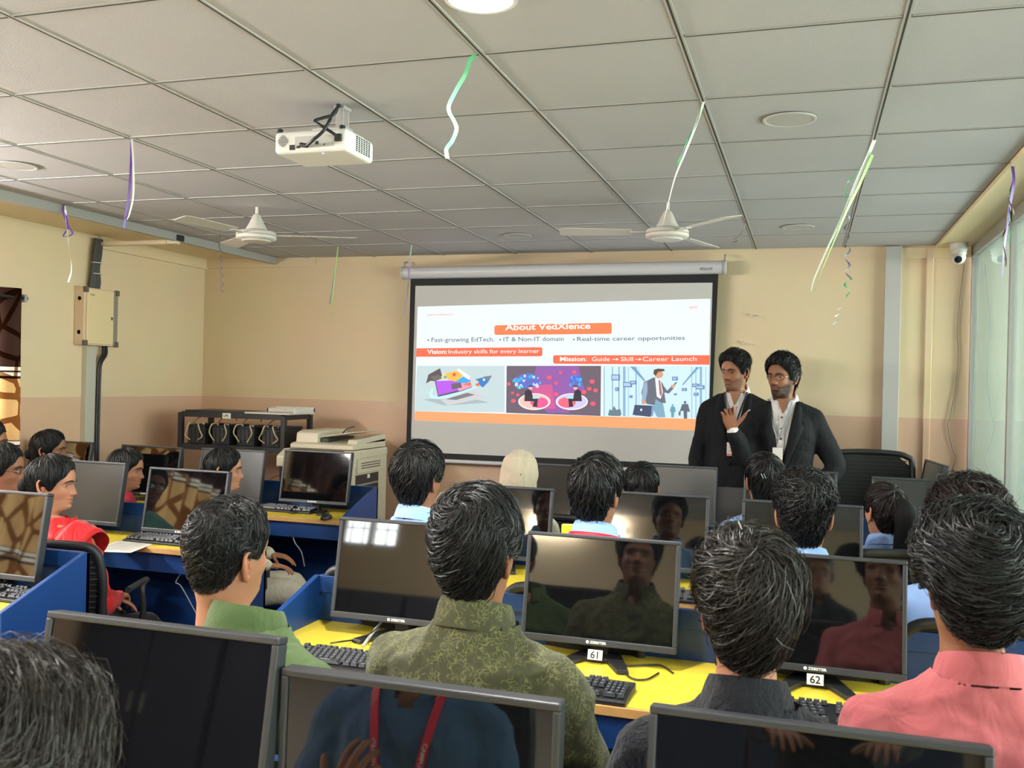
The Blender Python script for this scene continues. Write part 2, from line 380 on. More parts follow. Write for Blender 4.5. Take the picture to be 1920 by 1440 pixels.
# ------------------------------------------------------------------ desks
M_BLUE = mat('blue_laminate', rgb(20, 60, 120), .38, noise=.12, nscale=3)
M_YEL = mat('yellow_laminate', rgb(232, 206, 66), .35, noise=.06, nscale=4)
M_EDGE = mat('wood_edge', rgb(196, 150, 92), .5, noise=.2, nscale=14)
DZ = .74
def desk(x0, x1, yf, yb, label, group):
    t = thing('computer_desk', label, 'desk', ((x0+x1)/2, (yf+yb)/2, 0), 0, group)
    w = (x1-x0)/2; d = (yb-yf)/2
    b = MB(); b.bx(-w+.02, w-.02, -d+.012, d-.02, DZ-.025, DZ); b.build('desktop', M_YEL, t)
    b = MB(); b.bx(-w+.02, w-.02, -d, -d+.012, DZ-.027, DZ-.0005); b.build('front_edge', M_EDGE, t, bevel=.002)
    b = MB(); b.bx(-w, w, d-.02, d, .02, .90); b.build('back_panel', M_BLUE, t, bevel=.002)
    b = MB(); b.bx(-w+.02, w-.02, d-.026, d-.02, .84, .90); b.build('top_rail', M_BLUE, t, bevel=.002)
    b = MB(); b.bx(-w+.02, w-.02, -d+.03, -d+.05, DZ-.125, DZ-.027); b.build('apron', M_BLUE, t)
    prof = [(-d, 0), (-d, DZ+.015), (d-.03, .90), (d, .90), (d, 0)]
    for s in (-1, 1):
        xo, xi = s*w, s*(w-.02)
        b = MB(); b.prism(prof, (lambda a, z: (min(xo, xi), a, z)), (lambda a, z: (max(xo, xi), a, z))); b.build('side_panel', M_BLUE, t, bevel=.002)
    for k in range(1, int(2*w/1.1)+1):
        xx = -w+2*w*k/(int(2*w/1.1)+1)
        b = MB(); b.bx(xx-.009, xx+.009, -d+.06, d-.02, 0, DZ-.026); b.build('divider', M_BLUE, t)
    b = MB(); b.bx(-w+.02, w-.02, d-.22, d-.04, .1, .12); b.build('shelf', M_BLUE, t)
    return t
def scratches(t, x, lines, dots):
    for (y0, z0, y1, z1) in lines:
        L = math.hypot(y1-y0, z1-z0); b = MB(); b.box((x, (y0+y1)/2, (z0+z1)/2), (.0012, L, .003), rotx(math.atan2(z1-z0, y1-y0))); b.build('scratch', mat('scratch_pale', rgb(120, 140, 180), .6), t)
    for (y0, z0) in dots: b = MB(); b.box((x, y0, z0), (.002, .012, .012), rotx(.78)); b.build('bolt', M_BLACK, t)
G1 = 'blue computer desks with yellow tops'
desk(-2.05, .98, .93, 1.53, 'long blue desk nearest the camera, mostly below the photo edge', G1)
desk(-1.66, .98, 2.475, 3.0, 'long blue desk with yellow top holding monitors 61 and 62', G1)
desk(-1.66, .98, 3.77, 4.26, 'long blue desk in the middle row behind the boys in blue shirts', G1)
desk(-1.66, .98, 5.0, 5.55, 'long blue desk in the far row before the projector screen', G1)
dl_ = desk(-4.85, -2.66, 2.58, 3.0, 'blue desk at the left edge with a scratched end panel', G1)
scratches(dl_, 1.0956, [(-.19, .60, .13, .68), (-.13, .55, .12, .60)], [(-.12, .48), (-.12, .36), (.05, .5), (.05, .38)])
desk(-4.85, -2.66, 3.90, 4.26, 'blue desk with paper and keyboard before the woman in red', G1)
desk(-4.85, -2.66, 5.09, 5.58, 'blue desk in the far left corner before the copier', G1)

# ------------------------------------------------------------------ monitors
M_BEZ = mat('monitor_plastic', rgb(48, 50, 55), .42)
M_BEZ2 = mat('monitor_foot_plastic', rgb(26, 26, 27), .5)
M_LOGO = mat('logo_white', rgb(225, 228, 230), .5)
M_SCR = bpy.data.materials.new('dark_screen'); M_SCR.use_nodes = True
_p = M_SCR.node_tree.nodes['Principled BSDF']; _p.inputs['Base Color'].default_value = rgb(10, 11, 13); _p.inputs['Roughness'].default_value = .035
_p.inputs['IOR'].default_value = 1.85
M_SCRM = mat('matt_screen', rgb(40, 42, 42), .32, spec=.6)
MW, MH = .49, .338
def monitor_proto(name, scr, tilt=10.):
    t = thing(name, 'x', 'monitor')
    R = rotx(math.radians(-tilt)); piv = np.array((0, .03, .255))
    def P(b, nm, m, par=t, **k):
        V = np.array(b.V); b.V = [tuple(v) for v in (V@R.T+piv)]
        return b.build(nm, m, par, **k)
    bz, bb = .0125, .021; w, h = MW/2, MH/2
    b = MB()
    b.bx(-w, w, -.022, .012, h-bz, h); b.bx(-w, w, -.022, .012, -h, -h+bb); b.bx(-w, -w+bz, -.022, .012, -h+bb, h-bz); b.bx(w-bz, w, -.022, .012, -h+bb, h-bz)
    fr = P(b, 'bezel', M_BEZ, bevel=.003)
    b = MB(); b.bx(-w+.008, w-.008, -.012, .022, -h+.008, h-.008); b.bx(-w*.62, w*.62, .02, .05, -h*.75, h*.55); P(b, 'rear_housing', M_BEZ2, bevel=.006)
    b = MB(); b.quad((-w+bz, -.0165, -h+bb), (w-bz, -.0165, -h+bb), (w-bz, -.0165, h-bz), (-w+bz, -.0165, h-bz)); P(b, 'screen', scr)
    v, f = text_mesh('ZEBSTER', .0105, .0004, 'LEFT', 1.25)
    b = MB(); b.add([(-.020+p[0], -.0226, -h+.0075+p[1]) for p in v], f)
    n = 14; b.add([(-.028+.005*math.cos(a*2*math.pi/n), -.0226, -h+.011+.005*math.sin(a*2*math.pi/n)) for a in range(n)], [tuple(range(n))])
    P(b, 'logo', M_LOGO)
    b = MB(); b.bx(-.026, .026, .025, .052, .012, .24); b.build('stand_neck', M_BEZ2, t, bevel=.004)
    b = MB(); poly = [(-.12, -.105), (-.085, -.115), (-.035, -.02), (.035, -.02), (.085, -.115), (.12, -.105), (.06, .075), (-.06, .075)]
    b.prism(poly, lambda x, y: (x, y, .001), lambda x, y: (x*.97, y*.97, .014)); b.build('foot', M_BEZ2, t, bevel=.002)
    return t
mon_gloss = monitor_proto('monitor', M_SCR); mon_matt = monitor_proto('monitor', M_SCRM); mon_near = monitor_proto('monitor', M_SCR, 2.)
_used = {'g': False, 'm': False, 'n': False}
GM = 'flat monitors on the computer desks'
def monitor(tlx, tly, y, label, kind='g', rz=0., xr=None, dz=0., z=None):
    """place so that the top-left corner of the bezel shows at photo pixel (tlx,tly); xr = 'R' when the pixel is the top right corner"""
    p = aty(tlx, tly, y); src = {'g': mon_gloss, 'm': mon_matt, 'n': mon_near}[kind]
    if not _used[kind]: o = src; _used[kind] = True
    else: o = copy_tree(src)
    off = rotz(rz)@np.array(((MW/2 if xr == 'R' else -MW/2), .03-.022+(.006 if kind == 'n' else .029), 0))
    # height so the top edge shows where it does
    ztop = p[2]-.425 if z is None else z
    o.location = (p[0]-off[0], y-off[1], max(DZ+.001, ztop-.0)); o.rotation_euler = (0, 0, rz)
    gap = ztop-(DZ+.001)
    o['label'] = label; o['group'] = GM; o['category'] = 'monitor'
    # slide the panel on its neck instead of lifting the foot
    if z is None:
        o.location.z = DZ+.001
        for c in o.children:
            if c.name.split('.')[0] in ('bezel', 'rear_housing', 'screen', 'logo'): c.location.z = gap
    return o
# ------------------------------------------------------------------ people: shared builders
def smooth01(x, a, b):
    t = np.clip((x-a)/(b-a), 0, 1); return t*t*(3-2*t)
class SNoise:
    def __init__(s, seed, n=14):
        r = np.random.default_rng(seed); k = r.normal(size=(n, 3)); s.k = k/np.linalg.norm(k, axis=1)[:, None]*r.uniform(.6, 1.6, (n, 1)); s.p = r.uniform(0, 6.28, n); s.n = n
    def __call__(s, P, f): return np.sin(P@s.k.T*f+s.p).sum(1)/math.sqrt(s.n/2)/1.6
def remesh(b, voxel, smooth=4, fac=.5):
    me = b.mesh('tmp'); o = bpy.data.objects.new('tmp', me); C.objects.link(o)
    m = o.modifiers.new('r', 'REMESH'); m.mode = 'VOXEL'; m.voxel_size = voxel; m.use_smooth_shade = True
    if smooth:
        sm = o.modifiers.new('s', 'SMOOTH'); sm.iterations = smooth; sm.factor = fac
    dg = bpy.context.evaluated_depsgraph_get(); me2 = bpy.data.meshes.new_from_object(o.evaluated_get(dg), depsgraph=dg)
    bpy.data.objects.remove(o); bpy.data.meshes.remove(me)
    v = np.empty(len(me2.vertices)*3); me2.vertices.foreach_get('co', v); v = v.reshape(-1, 3)
    nn = np.empty(len(me2.vertices)*3); me2.vertices.foreach_get('normal', nn); nn = nn.reshape(-1, 3)
    f = [tuple(p.vertices) for p in me2.polygons]; bpy.data.meshes.remove(me2); return v, f, nn
def ring_loft(b, rings, n=28, p=2.3):
    V = []
    for c, u, w in rings:
        for j in range(n):
            a = 2*math.pi*j/n; ca, sa = math.cos(a), math.sin(a)
            ca = math.copysign(abs(ca)**(2/p), ca); sa = math.copysign(abs(sa)**(2/p), sa)
            V.append(np.asarray(c)+np.asarray(u)*ca+np.asarray(w)*sa)
    k = len(rings); F = [(i*n+j, i*n+(j+1) % n, (i+1)*n+(j+1) % n, (i+1)*n+j) for i in range(k-1) for j in range(n)]
    F.append(tuple(range(n))[::-1]); F.append(tuple(range((k-1)*n, k*n))); b.add(V, F)
def limb(b, pts, rad, n=14, k=5):
    P = catmull(np.c_[np.asarray(pts, float), np.asarray(rad, float)], k); b.tube(P[:, :3], P[:, 3], n)
    b.ell(P[0, :3], (P[0, 3],)*3, 12, 8); b.ell(P[-1, :3], (P[-1, 3],)*3, 12, 8)
TORSO = [(-.08, .150, .112, -.01), (0, .168, .125, -.015), (.08, .158, .115, -.01), (.17, .148, .104, 0), (.28, .160, .110, .005), (.37, .172, .114, .0),
         (.425, .170, .106, -.010), (.465, .150, .094, -.018), (.50, .122, .082, -.022), (.53, .096, .072, -.022), (.56, .076, .066, -.020), (.59, .064, .062, -.016)]
def torso(b, S, infl0, lean=0., z0=-9., z1=9., woman=False):
    R = rotx(-lean); rings = []
    for z, hw, hd, yo in TORSO:
        if not z0 <= z <= z1: continue
        k = (.90 if woman and z > .25 else 1.); infl = infl0*(1-.75*smooth01(z, .44, .56))
        rings.append((R@np.array((0, yo, z))*S, R@np.array(((hw*k+infl)*S, 0, 0)), R@np.array((0, (hd+infl)*S, 0))))
    ring_loft(b, rings)
# head: rings of (z, front, back, half width); chin at z=0, crown at .225, face to +y
HT = np.array([(-.13, .032, -.080, .070), (-.10, .032, -.074, .063), (-.06, .036, -.069, .059), (-.025, .046, -.067, .0585), (-.008, .062, -.068, .057), (0, .080, -.069, .055), (.012, .090, -.072, .057), (.03, .093, -.076, .062),
               (.05, .0915, -.081, .0655), (.07, .091, -.086, .0685), (.09, .090, -.091, .0700), (.1125, .090, -.0965, .0725), (.135, .0945, -.100, .0750)])
def head_ring(z):
    z = np.asarray(z, float); lo = np.clip(z, -.13, .135)
    f, bk, w = (np.interp(lo, HT[:, 0], HT[:, i]) for i in (1, 2, 3))
    k = np.sqrt(np.clip(1-((z-.135)/.090)**2, 0, 1)); k = np.where(z > .135, k, 1)
    return f*k, bk*k, w*k
def head_pt(th, z):
    """th = 0 at the face, pi at the back"""
    f, bk, w = head_ring(z); c, s = np.cos(th), np.sin(th)
    jaw = smooth01(-z, -.075, .0)   # narrower front below the mouth
    y = np.where(c >= 0, np.abs(c)**.92*f, -np.abs(c)**.95*(-bk))
    x = w*np.sign(s)*np.abs(s)**(.92)*(1-.28*jaw*np.clip(c, 0, 1)**1.0)
    return np.stack([x, y, z+0*th], -1)
C0 = np.array((0, -.006, .125))
def head_r(d):
    """radius of the plain head along unit directions from C0"""
    lo = np.zeros(len(d)); hi = np.full(len(d), .26)
    for _ in range(18):
        m = (lo+hi)/2; P = C0+d*m[:, None]; f, bk, w = head_ring(np.minimum(P[:, 2], .2249))
        yy = np.where(P[:, 1] >= 0, P[:, 1]/np.maximum(f, 1e-5), P[:, 1]/np.minimum(bk, -1e-5))
        ins = (P[:, 0]/np.maximum(w, 1e-5))**2+yy**2 < 1
        ins &= P[:, 2] < .225
        lo = np.where(ins, m, lo); hi = np.where(ins, hi, m)
    return lo
def gauss(P, c, s): return np.exp(-(((P-np.array(c))/np.array(s))**2).sum(1)/2)
SKIN_N = SNoise(5)
def make_head(skin, beard=0., mouth_open=0., woman=False, lipc=None, moust=0.):
    nz, nt = 66, 80
    zs = np.concatenate([np.linspace(-.13, .0, 14)[:-1], np.linspace(0, .135, 58), .135+.09*np.sin(np.linspace(0, math.pi/2, 20)[1:])])
    zs[-1] = .22499
    tt = np.linspace(-math.pi, math.pi, nt, endpoint=False); tt = tt-.45*np.sin(tt)   # denser at the face
    Z, T = np.meshgrid(zs, tt, indexing='ij'); P = head_pt(T.ravel(), Z.ravel()); front = P[:, 1] > 0
    D = np.zeros_like(P)
    def push(c, s, v): 
        nonlocal D; D += (gauss(P, c, s)*front)[:, None]*np.array(v)
    nk = .76 if woman else 1.
    push((0, .092, .078), (.0105*(.9 if woman else 1), .03, .012), (0, .021*nk, -.002)); push((0, .092, .098), (.007, .03, .017), (0, .0105*nk, 0))     # nose
    for sx in (-1, 1):
        push((sx*.012, .09, .0735), (.006, .03, .006), (sx*.004, .009, 0))             # nostril wings
        push((sx*.031, .085, .111), (.0125, .03, .0085), (0, -.0135, 0))              # socket
        push((sx*.026, .088, .129), (.017, .03, .006), (0, .0042*nk, 0))                 # brow
        push((sx*.046, .07, .082), (.015, .03, .014), (sx*.003, .004, 0))             # cheek bone
        push((sx*.045, .06, .045), (.016, .03, .018), (-sx*.003, -.003, 0))
    push((0, .09, .0505), (.017, .03, .0042), (0, .0052, 0)); push((0, .09, .0375), (.0145, .03, .0048), (0, .0058, 0))       # lips
    push((0, .09, .0440), (.018, .03, .0020), (0, -.0045-.006*mouth_open, 0)); push((0, .09, .028), (.014, .03, .005), (0, -.0035, 0))
    push((0, .09, .009), (.016, .03, .010), (0, .0065, 0))                            # chin
    push((0, .09, .063), (.005, .03, .006), (0, -.002, 0))
    Q = P+D
    col = np.tile(np.array(skin[:3]), (len(P), 1)); col *= (1+.10*SKIN_N(P, 60))[:, None]
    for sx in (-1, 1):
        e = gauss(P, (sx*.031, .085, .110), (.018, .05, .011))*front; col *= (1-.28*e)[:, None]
        ck = gauss(P, (sx*.04, .08, .075), (.02, .05, .018))*front; col *= (1+np.outer(ck, (.12, .02, .0)))
    lm = np.maximum(gauss(P, (0, .09, .0495), (.017, .05, .0035)), gauss(P, (0, .09, .038), (.015, .05, .0045)))*front
    lc = np.array(lipc if lipc is not None else (skin[0]*.80, skin[1]*.55, skin[2]*.55)); lm = np.clip(lm*1.2, 0, 1)[:, None]
    if beard or moust:
        x = np.abs(P[:, 0]); y = P[:, 1]; z = P[:, 2]
        jawb = smooth01(.058-.25*np.clip(.05-x, 0, 1)*0+.55*np.clip(x-.045, 0, 1)*1.2+.0-z, -.006, .010)*smooth01(y, -.005, .02)*smooth01(z, -.03, -.01)
        side = smooth01(x, .05, .062)*smooth01(.12-z, 0, .02)*smooth01(y, -.005, .012)*smooth01(.045-y, -.004, .01)
        mo = np.exp(-((z-.0585)/.0048)**2)*(x < .027)*front*smooth01(.028-x, 0, .006)
        bw = np.clip(np.maximum(beard*np.maximum(jawb*(1-.85*np.exp(-((z-.044)/.006)**2)*(x < .02)), side), moust*mo), 0, 1)
        bw *= np.clip(.9+.12*SKIN_N(P, 160), 0, 1)
        col = col*(1-bw[:, None])+bw[:, None]*np.array((.012, .010, .009)); Q = Q+(bw*.002)[:, None]*nrm_rows(P-C0*np.array((1, 1, .4)))
    col = col*(1-lm*.75)+lc*lm*.75
    n = nt; k = len(zs)
    F = [(i*n+j, i*n+(j+1) % n, (i+1)*n+(j+1) % n, (i+1)*n+j) for i in range(k-1) for j in range(n)]; F.append(tuple(range((k-1)*n, k*n)))
    # ears
    V = [tuple(q) for q in Q]; CC = list(col)
    for sx in (-1, 1):
        b = MB(); r = []
        hel = [(.0, .0, -.028), (.004, -.004, -.031), (.010, -.012, -.022), (.014, -.020, .0), (.015, -.022, .016), (.012, -.015, .029), (.008, -.002, .032), (.004, .006, .022), (.002, .008, .010)]
        pts = catmull([(sx*a, bb, c) for a, bb, c in hel], 4); b.tube(pts, np.interp(np.linspace(0, 1, len(pts)), [0, .12, .5, .85, 1], [.0055, .0068, .0045, .0042, .003]), 7)
        rim = pts[2:-1]; c0 = np.array((sx*.002, -.004, .0)); o = len(b.V); m = len(rim)
        for q in (1., .72, .4): 
            for p in rim: b.V.append(tuple(c0+(p-c0)*np.array((q*(1 if q == 1 else .75), q, q))-np.array((sx*.004*(1-q), 0, 0))))
        for rr in range(2):
            for j in range(m-1): b.F.append((o+rr*m+j, o+rr*m+j+1, o+(rr+1)*m+j+1, o+(rr+1)*m+j)); b.F.append((o+rr*m+j, o+(rr+1)*m+j, o+(rr+1)*m+j+1, o+rr*m+j+1)); b.M += [0, 0]
        for j in range(3): pass
        b.ell((sx*.0085, -.006, -.026), (.0045, .0075, .0085), 8, 6)   # lobe
        b.ell((sx*.002, .006, -.003), (.004, .004, .007), 8, 6)      # tragus
        b.ell((-sx*.002, -.004, 0), (.006, .014, .024), 10, 8)
        E = np.array(b.V)*1.02+np.array((sx*.0715, -.010, .098)); o = len(V)
        V += [tuple(p) for p in E]; CC += [np.array(skin[:3])*np.array((1.08, .92, .88))]*len(E); F += [tuple(i+o for i in q) for q in b.F]
    return np.array(V), F, np.array(CC)
def nrm_rows(A): return A/np.maximum(1e-9, np.linalg.norm(A, axis=1))[:, None]
# ---- skin
M_SKIN = bpy.data.materials.new('skin'); M_SKIN.use_nodes = True
_n = M_SKIN.node_tree; _b = _n.nodes['Principled BSDF']; _a = _n.nodes.new('ShaderNodeAttribute'); _a.attribute_name = 'col'
_n.links.new(_a.outputs['Color'], _b.inputs['Base Color']); _b.inputs['Roughness'].default_value = .48; _b.inputs['Specular IOR Level'].default_value = .28
_b.inputs['Subsurface Weight'].default_value = .0
M_EYEW = mat('eye_white', rgb(150, 140, 132), .3); M_IRIS = mat('eye_iris', rgb(28, 16, 10), .15)
def hair_mat(name, col, rough=.42):
    return mat(name, col, rough+.06, spec=.32, noise=.5, nscale=90)
M_HAIR = hair_mat('black_hair', (.010, .0095, .0095, 1), .40)
M_HAIRG = hair_mat('dark_brown_hair', (.020, .016, .013, 1), .36)
M_SCALP = mat('hair_mass', (.007, .0065, .0065, 1), .8, spec=.2)
M_HAIRR = hair_mat('reddish_black_hair', (.018, .011, .010, 1), .45)
class Hair:
    """hair shell grown over a head, polar about a crown point tilted to the back"""
    def __init__(s, top=.026, side=.012, back=.018, tilt=38., nape=.030, front=.178, temple=.150, ear=.118, edge=5., wave=.003, wf=60., seed=0, part=None):
        s.__dict__.update(locals()); s.N = SNoise(seed+50)
        s.R = rotx(math.radians(tilt)); nphi = 160
        ph = np.linspace(0, 2*math.pi, nphi, endpoint=False); al = np.linspace(.05, 2.9, 120); s.amax = np.zeros(nphi)
        ok = np.ones(nphi, bool)
        for a in al:
            d = s.dirs(ph, np.full(nphi, a)); P = C0+d*head_r(d)[:, None]; good = s.inside(P)
            ok &= good; s.amax[ok] = a
        k = np.ones(7)/7; s.amax = np.convolve(np.concatenate([s.amax[-3:], s.amax, s.amax[:3]]), k, 'valid'); s.ph = ph
    def dirs(s, ph, a): return np.stack([np.sin(a)*np.sin(ph), np.sin(a)*np.cos(ph), np.cos(a)], 1)@s.R.T
    def inside(s, P):
        th = np.abs(np.arctan2(P[:, 0]/.075, P[:, 1]/.095)); th = np.degrees(th)
        zh = np.interp(th, [0, 28, 46, 62, 72, 84, 97, 112, 128, 155, 180], [s.front, s.front-.003, s.temple+.004, s.temple-.012, s.ear-.008, s.ear-.026, s.ear+.006, s.ear-.035, s.nape+.016, s.nape+.003, s.nape])
        return P[:, 2] > zh
    def surf(s, ph, a, lift=0., raw=False):
        am = np.interp(np.mod(ph, 2*math.pi), np.append(s.ph, 2*math.pi), np.append(s.amax, s.amax[0])); al = a*am; d = s.dirs(ph, al)
        r = head_r(d); wz = smooth01(d[:, 2], -.1, .8); wb = smooth01(-d[:, 1], 0, .8)
        t = s.side*(1-wz)*(1-wb)+s.back*(1-wz)*wb+s.top*wz
        fr = smooth01(d[:, 1], .45, .95)*smooth01(d[:, 2], .1, .5); t = t*(1+.25*fr)
        e = 1-np.clip(a, 0, 1)**s.edge*.93
        P = C0+d*r[:, None]; nz = s.N(P, s.wf)*s.wave*e
        if s.part is not None: 
            t = t*(1-.7*np.exp(-((P[:, 0]-s.part)/.006)**2)*smooth01(P[:, 1], -.05, .0))
        return C0+d*(r+t*e+nz+lift)[:, None], d
    def shell(s, na=34, nph=110):
        ph = np.linspace(0, 2*math.pi, nph, endpoint=False); aa = np.concatenate([[.001], np.linspace(.03, 1, na), [1.0]])
        V = []
        for i, a in enumerate(aa):
            P, d = s.surf(ph, np.full(nph, a)); 
            if i == len(aa)-1: P = P-d*.006
            V.append(P)
        V = np.concatenate(V); n = nph; k = len(aa)
        F = [(i*n+j, (i+1)*n+j, (i+1)*n+(j+1) % n, i*n+(j+1) % n) for i in range(k-1) for j in range(n)]; F.append(tuple(range(n)))
        return V, F
    def strands(s, n, L=.35, w=.0016, swirl=.5, lift=.004, curl=0., cf=3., seg=5, rng=None, amin=0., spread=.35, ends=.0):
        rng = rng or np.random.default_rng(s.seed+3)
        ph0 = rng.uniform(0, 2*math.pi, n); a0 = amin+(1-amin)*np.sqrt(rng.uniform(0, .94, n))-.02; a0 = np.clip(a0, .01, .97); Ls = L*rng.uniform(.6, 1.3, n)
        # clumps share a random direction
        cl = np.sin(ph0*9+a0*7+s.seed)*.5+np.sin(ph0*17-a0*11+1.3*s.seed)*.5; sw = swirl*(1+.6*cl)+rng.normal(0, spread, n)
        cp = rng.uniform(0, 6.28, n); ca = curl*rng.uniform(.5, 1.4, n); li = lift*rng.uniform(.1, 1.6, n)+.0012+lift*1.2*(rng.uniform(0, 1, n) > .97); ww = w*rng.uniform(.6, 1.4, n)
        pts = []
        for t in np.linspace(0, 1, seg+1):
            am = 1.0; a = a0+Ls*t
            over = np.clip(a-1.03, 0, 1); a = np.minimum(a, 1.03+.3*ends*over)
            ph = ph0+sw*t*.45/np.maximum(.25, np.sin(np.clip(a*1.6, .2, 2.9)))+ca*np.sin(cp+cf*6.28*t)*.12/np.maximum(.3, a)
            P, d = s.surf(ph, np.maximum(a, .005), li*(math.sin(math.pi*min(1, .25+t*.75))+.15)+ca*.006*np.cos(cp+cf*6.28*t)); pts.append(P)
        pts = np.stack(pts, 1); T = np.gradient(pts, axis=1); out = pts-C0; side = np.cross(T, out); side /= np.maximum(1e-9, np.linalg.norm(side, axis=2))[:, :, None]
        tw = rng.normal(0, .75, n)[:, None, None]; up_ = np.cross(side, T); up_ /= np.maximum(1e-9, np.linalg.norm(up_, axis=2))[:, :, None]; side = side*np.cos(tw)+up_*np.sin(tw)
        wp = (1-.75*np.linspace(0, 1, seg+1)**2)[None, :, None]*ww[:, None, None]
        A = pts+side*wp/2; B = pts-side*wp/2; V = np.stack([A, B], 2).reshape(-1, 3)
        base = np.arange(n)[:, None]*(seg+1)*2+np.arange(seg)[None, :]*2; base = base.ravel()
        F = np.stack([base, base+1, base+3, base+2], 1); return V, F
def np_mesh(name, V, F, col=None, smooth=True):
    me = bpy.data.meshes.new(name)
    if isinstance(F, np.ndarray):
        me.vertices.add(len(V)); me.vertices.foreach_set('co', np.asarray(V, 'f').ravel()); me.loops.add(F.size); me.loops.foreach_set('vertex_index', F.astype('i').ravel())
        me.polygons.add(len(F)); me.polygons.foreach_set('loop_start', np.arange(0, F.size, F.shape[1], dtype='i')); me.update(calc_edges=True)
    else: me.from_pydata([tuple(v) for v in V], [], F)
    if smooth: me.polygons.foreach_set('use_smooth', [True]*len(me.polygons))
    if col is not None:
        a = me.color_attributes.new('col', 'FLOAT_COLOR', 'POINT'); a.data.foreach_set('color', np.c_[col, np.ones(len(col))].astype('f').ravel())
    return me
def hand(wrist, fwd, palm, side, S=1., curl=(.4, .45, .5, .55), thumb=.5, spread=.08, voxel=.0036):
    """side=+1: the thumb lies towards cross(fwd,palm)"""
    f = nrm(fwd); p = nrm(np.asarray(palm)-f*(np.asarray(palm)@f)); x = np.cross(f, p)*side; w = np.asarray(wrist, float); b = MB()
    ring_loft(b, [(w+f*t*S, x*hw*S, p*ht*S) for t, hw, ht in ((-.03, .026, .019), (0, .027, .018), (.03, .036, .016), (.06, .041, .0145), (.088, .040, .012), (.096, .034, .008))], 16, 2.6)
    Ls = ((.042, .026, .021), (.047, .030, .023), (.044, .028, .022), (.034, .021, .019)); offs = (.028, .0095, -.0095, -.028)
    for i in range(4):
        d0 = nrm(f+x*spread*(1.5-i)); pos = w+f*(.088-.004*abs(i-1))*S+x*offs[i]*S; P = [pos-d0*.012*S, pos]; ang = 0
        for k, L in enumerate(Ls[i]):
            ang += curl[i]*(1.0 if k else .8); d = d0*math.cos(ang)+p*math.sin(ang); pos = pos+d*L*S; P.append(pos)
        limb(b, P, [.0092*S, .0092*S, .0085*S, .0078*S, .0062*S], 9, 4)
    d0 = nrm(f*.55+x*.8+p*.25); pos = w+f*.022*S+x*.024*S; P = [w+f*.005*S+x*.012*S, pos]; 
    for k, L in enumerate((.042, .032, .026)):
        d = nrm(d0*math.cos(thumb*k*.6)+(f*.8+p*.5)*math.sin(thumb*k*.6)); pos = pos+d*L*S; P.append(pos)
    limb(b, P, [.013*S, .0135*S, .0110*S, .0098*S, .0075*S], 10, 4)
    return remesh(b, voxel*S, 2, .4)
def fold_disp(V, N, seed, amp, f=22., stretch=(1, 1, 1)):
    n1 = SNoise(seed); n2 = SNoise(seed+1); Q = V*np.array(stretch); warp = n2(V, f*.5)[:, None]*.05
    r = n1(Q+warp, f); r2 = n2(Q[:, [1, 2, 0]]+warp, f*2.3); return V+N*((1-2*np.abs(r)**.8)*amp+(1-2*np.abs(r2)**.8)*amp*.32)[:, None]
def cloth_mat(name, col, rough=.85, bump=.25, bscale=700, var=.06, sheen=.15):
    m = mat(name, col, rough, spec=.25, noise=var, nscale=5, bump=bump, bscale=bscale, sheen=sheen); nt = m.node_tree
    if 'wrinkle' not in nt.nodes:
        bs = nt.nodes['Principled BSDF']; tc = nt.nodes.new('ShaderNodeTexCoord'); n = nt.nodes.new('ShaderNodeTexNoise'); n.name = 'wrinkle'; n.inputs['Scale'].default_value = 13; n.inputs['Detail'].default_value = 2.5; n.inputs['Distortion'].default_value = .9
        mp = nt.nodes.new('ShaderNodeMapping'); mp.inputs['Scale'].default_value = (1.25, 1.25, .75); mp.inputs['Rotation'].default_value = (.3, .5, .2); nt.links.new(tc.outputs['Object'], mp.inputs[0]); nt.links.new(mp.outputs[0], n.inputs['Vector'])
        bp = nt.nodes.new('ShaderNodeBump'); bp.inputs['Strength'].default_value = .45; bp.inputs['Distance'].default_value = .024; nt.links.new(n.outputs['Fac'], bp.inputs['Height'])
        old = bs.inputs['Normal'].links[0].from_node if bs.inputs['Normal'].is_linked else None
        if old: nt.links.new(old.outputs['Normal'], bp.inputs['Normal'])
        nt.links.new(bp.outputs['Normal'], bs.inputs['Normal'])
    return m
def collar(b, S, R, ctr, rx=.066, ry=.068, h=.036, fall=.046, gap=.35, flare=.020, tilt=.30, n=40):
    """turned down collar; open at the front by gap radians each side"""
    prof = [(0., -.006), (-.003, h*.6), (-.002, h), (.004, h+.003), (.010, h*.75), (flare*.75, h-fall*.6), (flare, h-fall), (flare-.003, h-fall), (.006, h*.6)]
    V = []
    for i in range(n+1):
        a = gap+(2*math.pi-2*gap)*i/n
        for r, z in prof:
            rr = r+0.0; back = -math.cos(a)
            v = np.array(((rx+rr)*math.sin(a), (ry+rr)*math.cos(a), z+tilt*.06*back)); V.append(np.asarray(ctr)*S+R@v*S)
    m = len(prof); F = [(i*m+j, i*m+(j+1) % m, (i+1)*m+(j+1) % m, (i+1)*m+j) for i in range(n) for j in range(m)]
    F.append(tuple(range(m))); F.append(tuple(range(n*m, n*m+m))[::-1]); b.add(V, F)
SK = dict(a=rgb(176, 124, 96), b=rgb(148, 102, 78), c=rgb(174, 124, 96), d=rgb(126, 88, 68))
PEOPLE = {}
_hcache = {}
def head_xf(V, org, Rh, S, full=False):
    if full: w = np.ones(len(V))
    else: w = smooth01(V[:, 2], -.115, -.01)
    piv = np.array((0, -.02, -.02)); A = (V-piv)@Rh.T+piv
    return org+S*(V*(1-w)[:, None]+A*w[:, None])
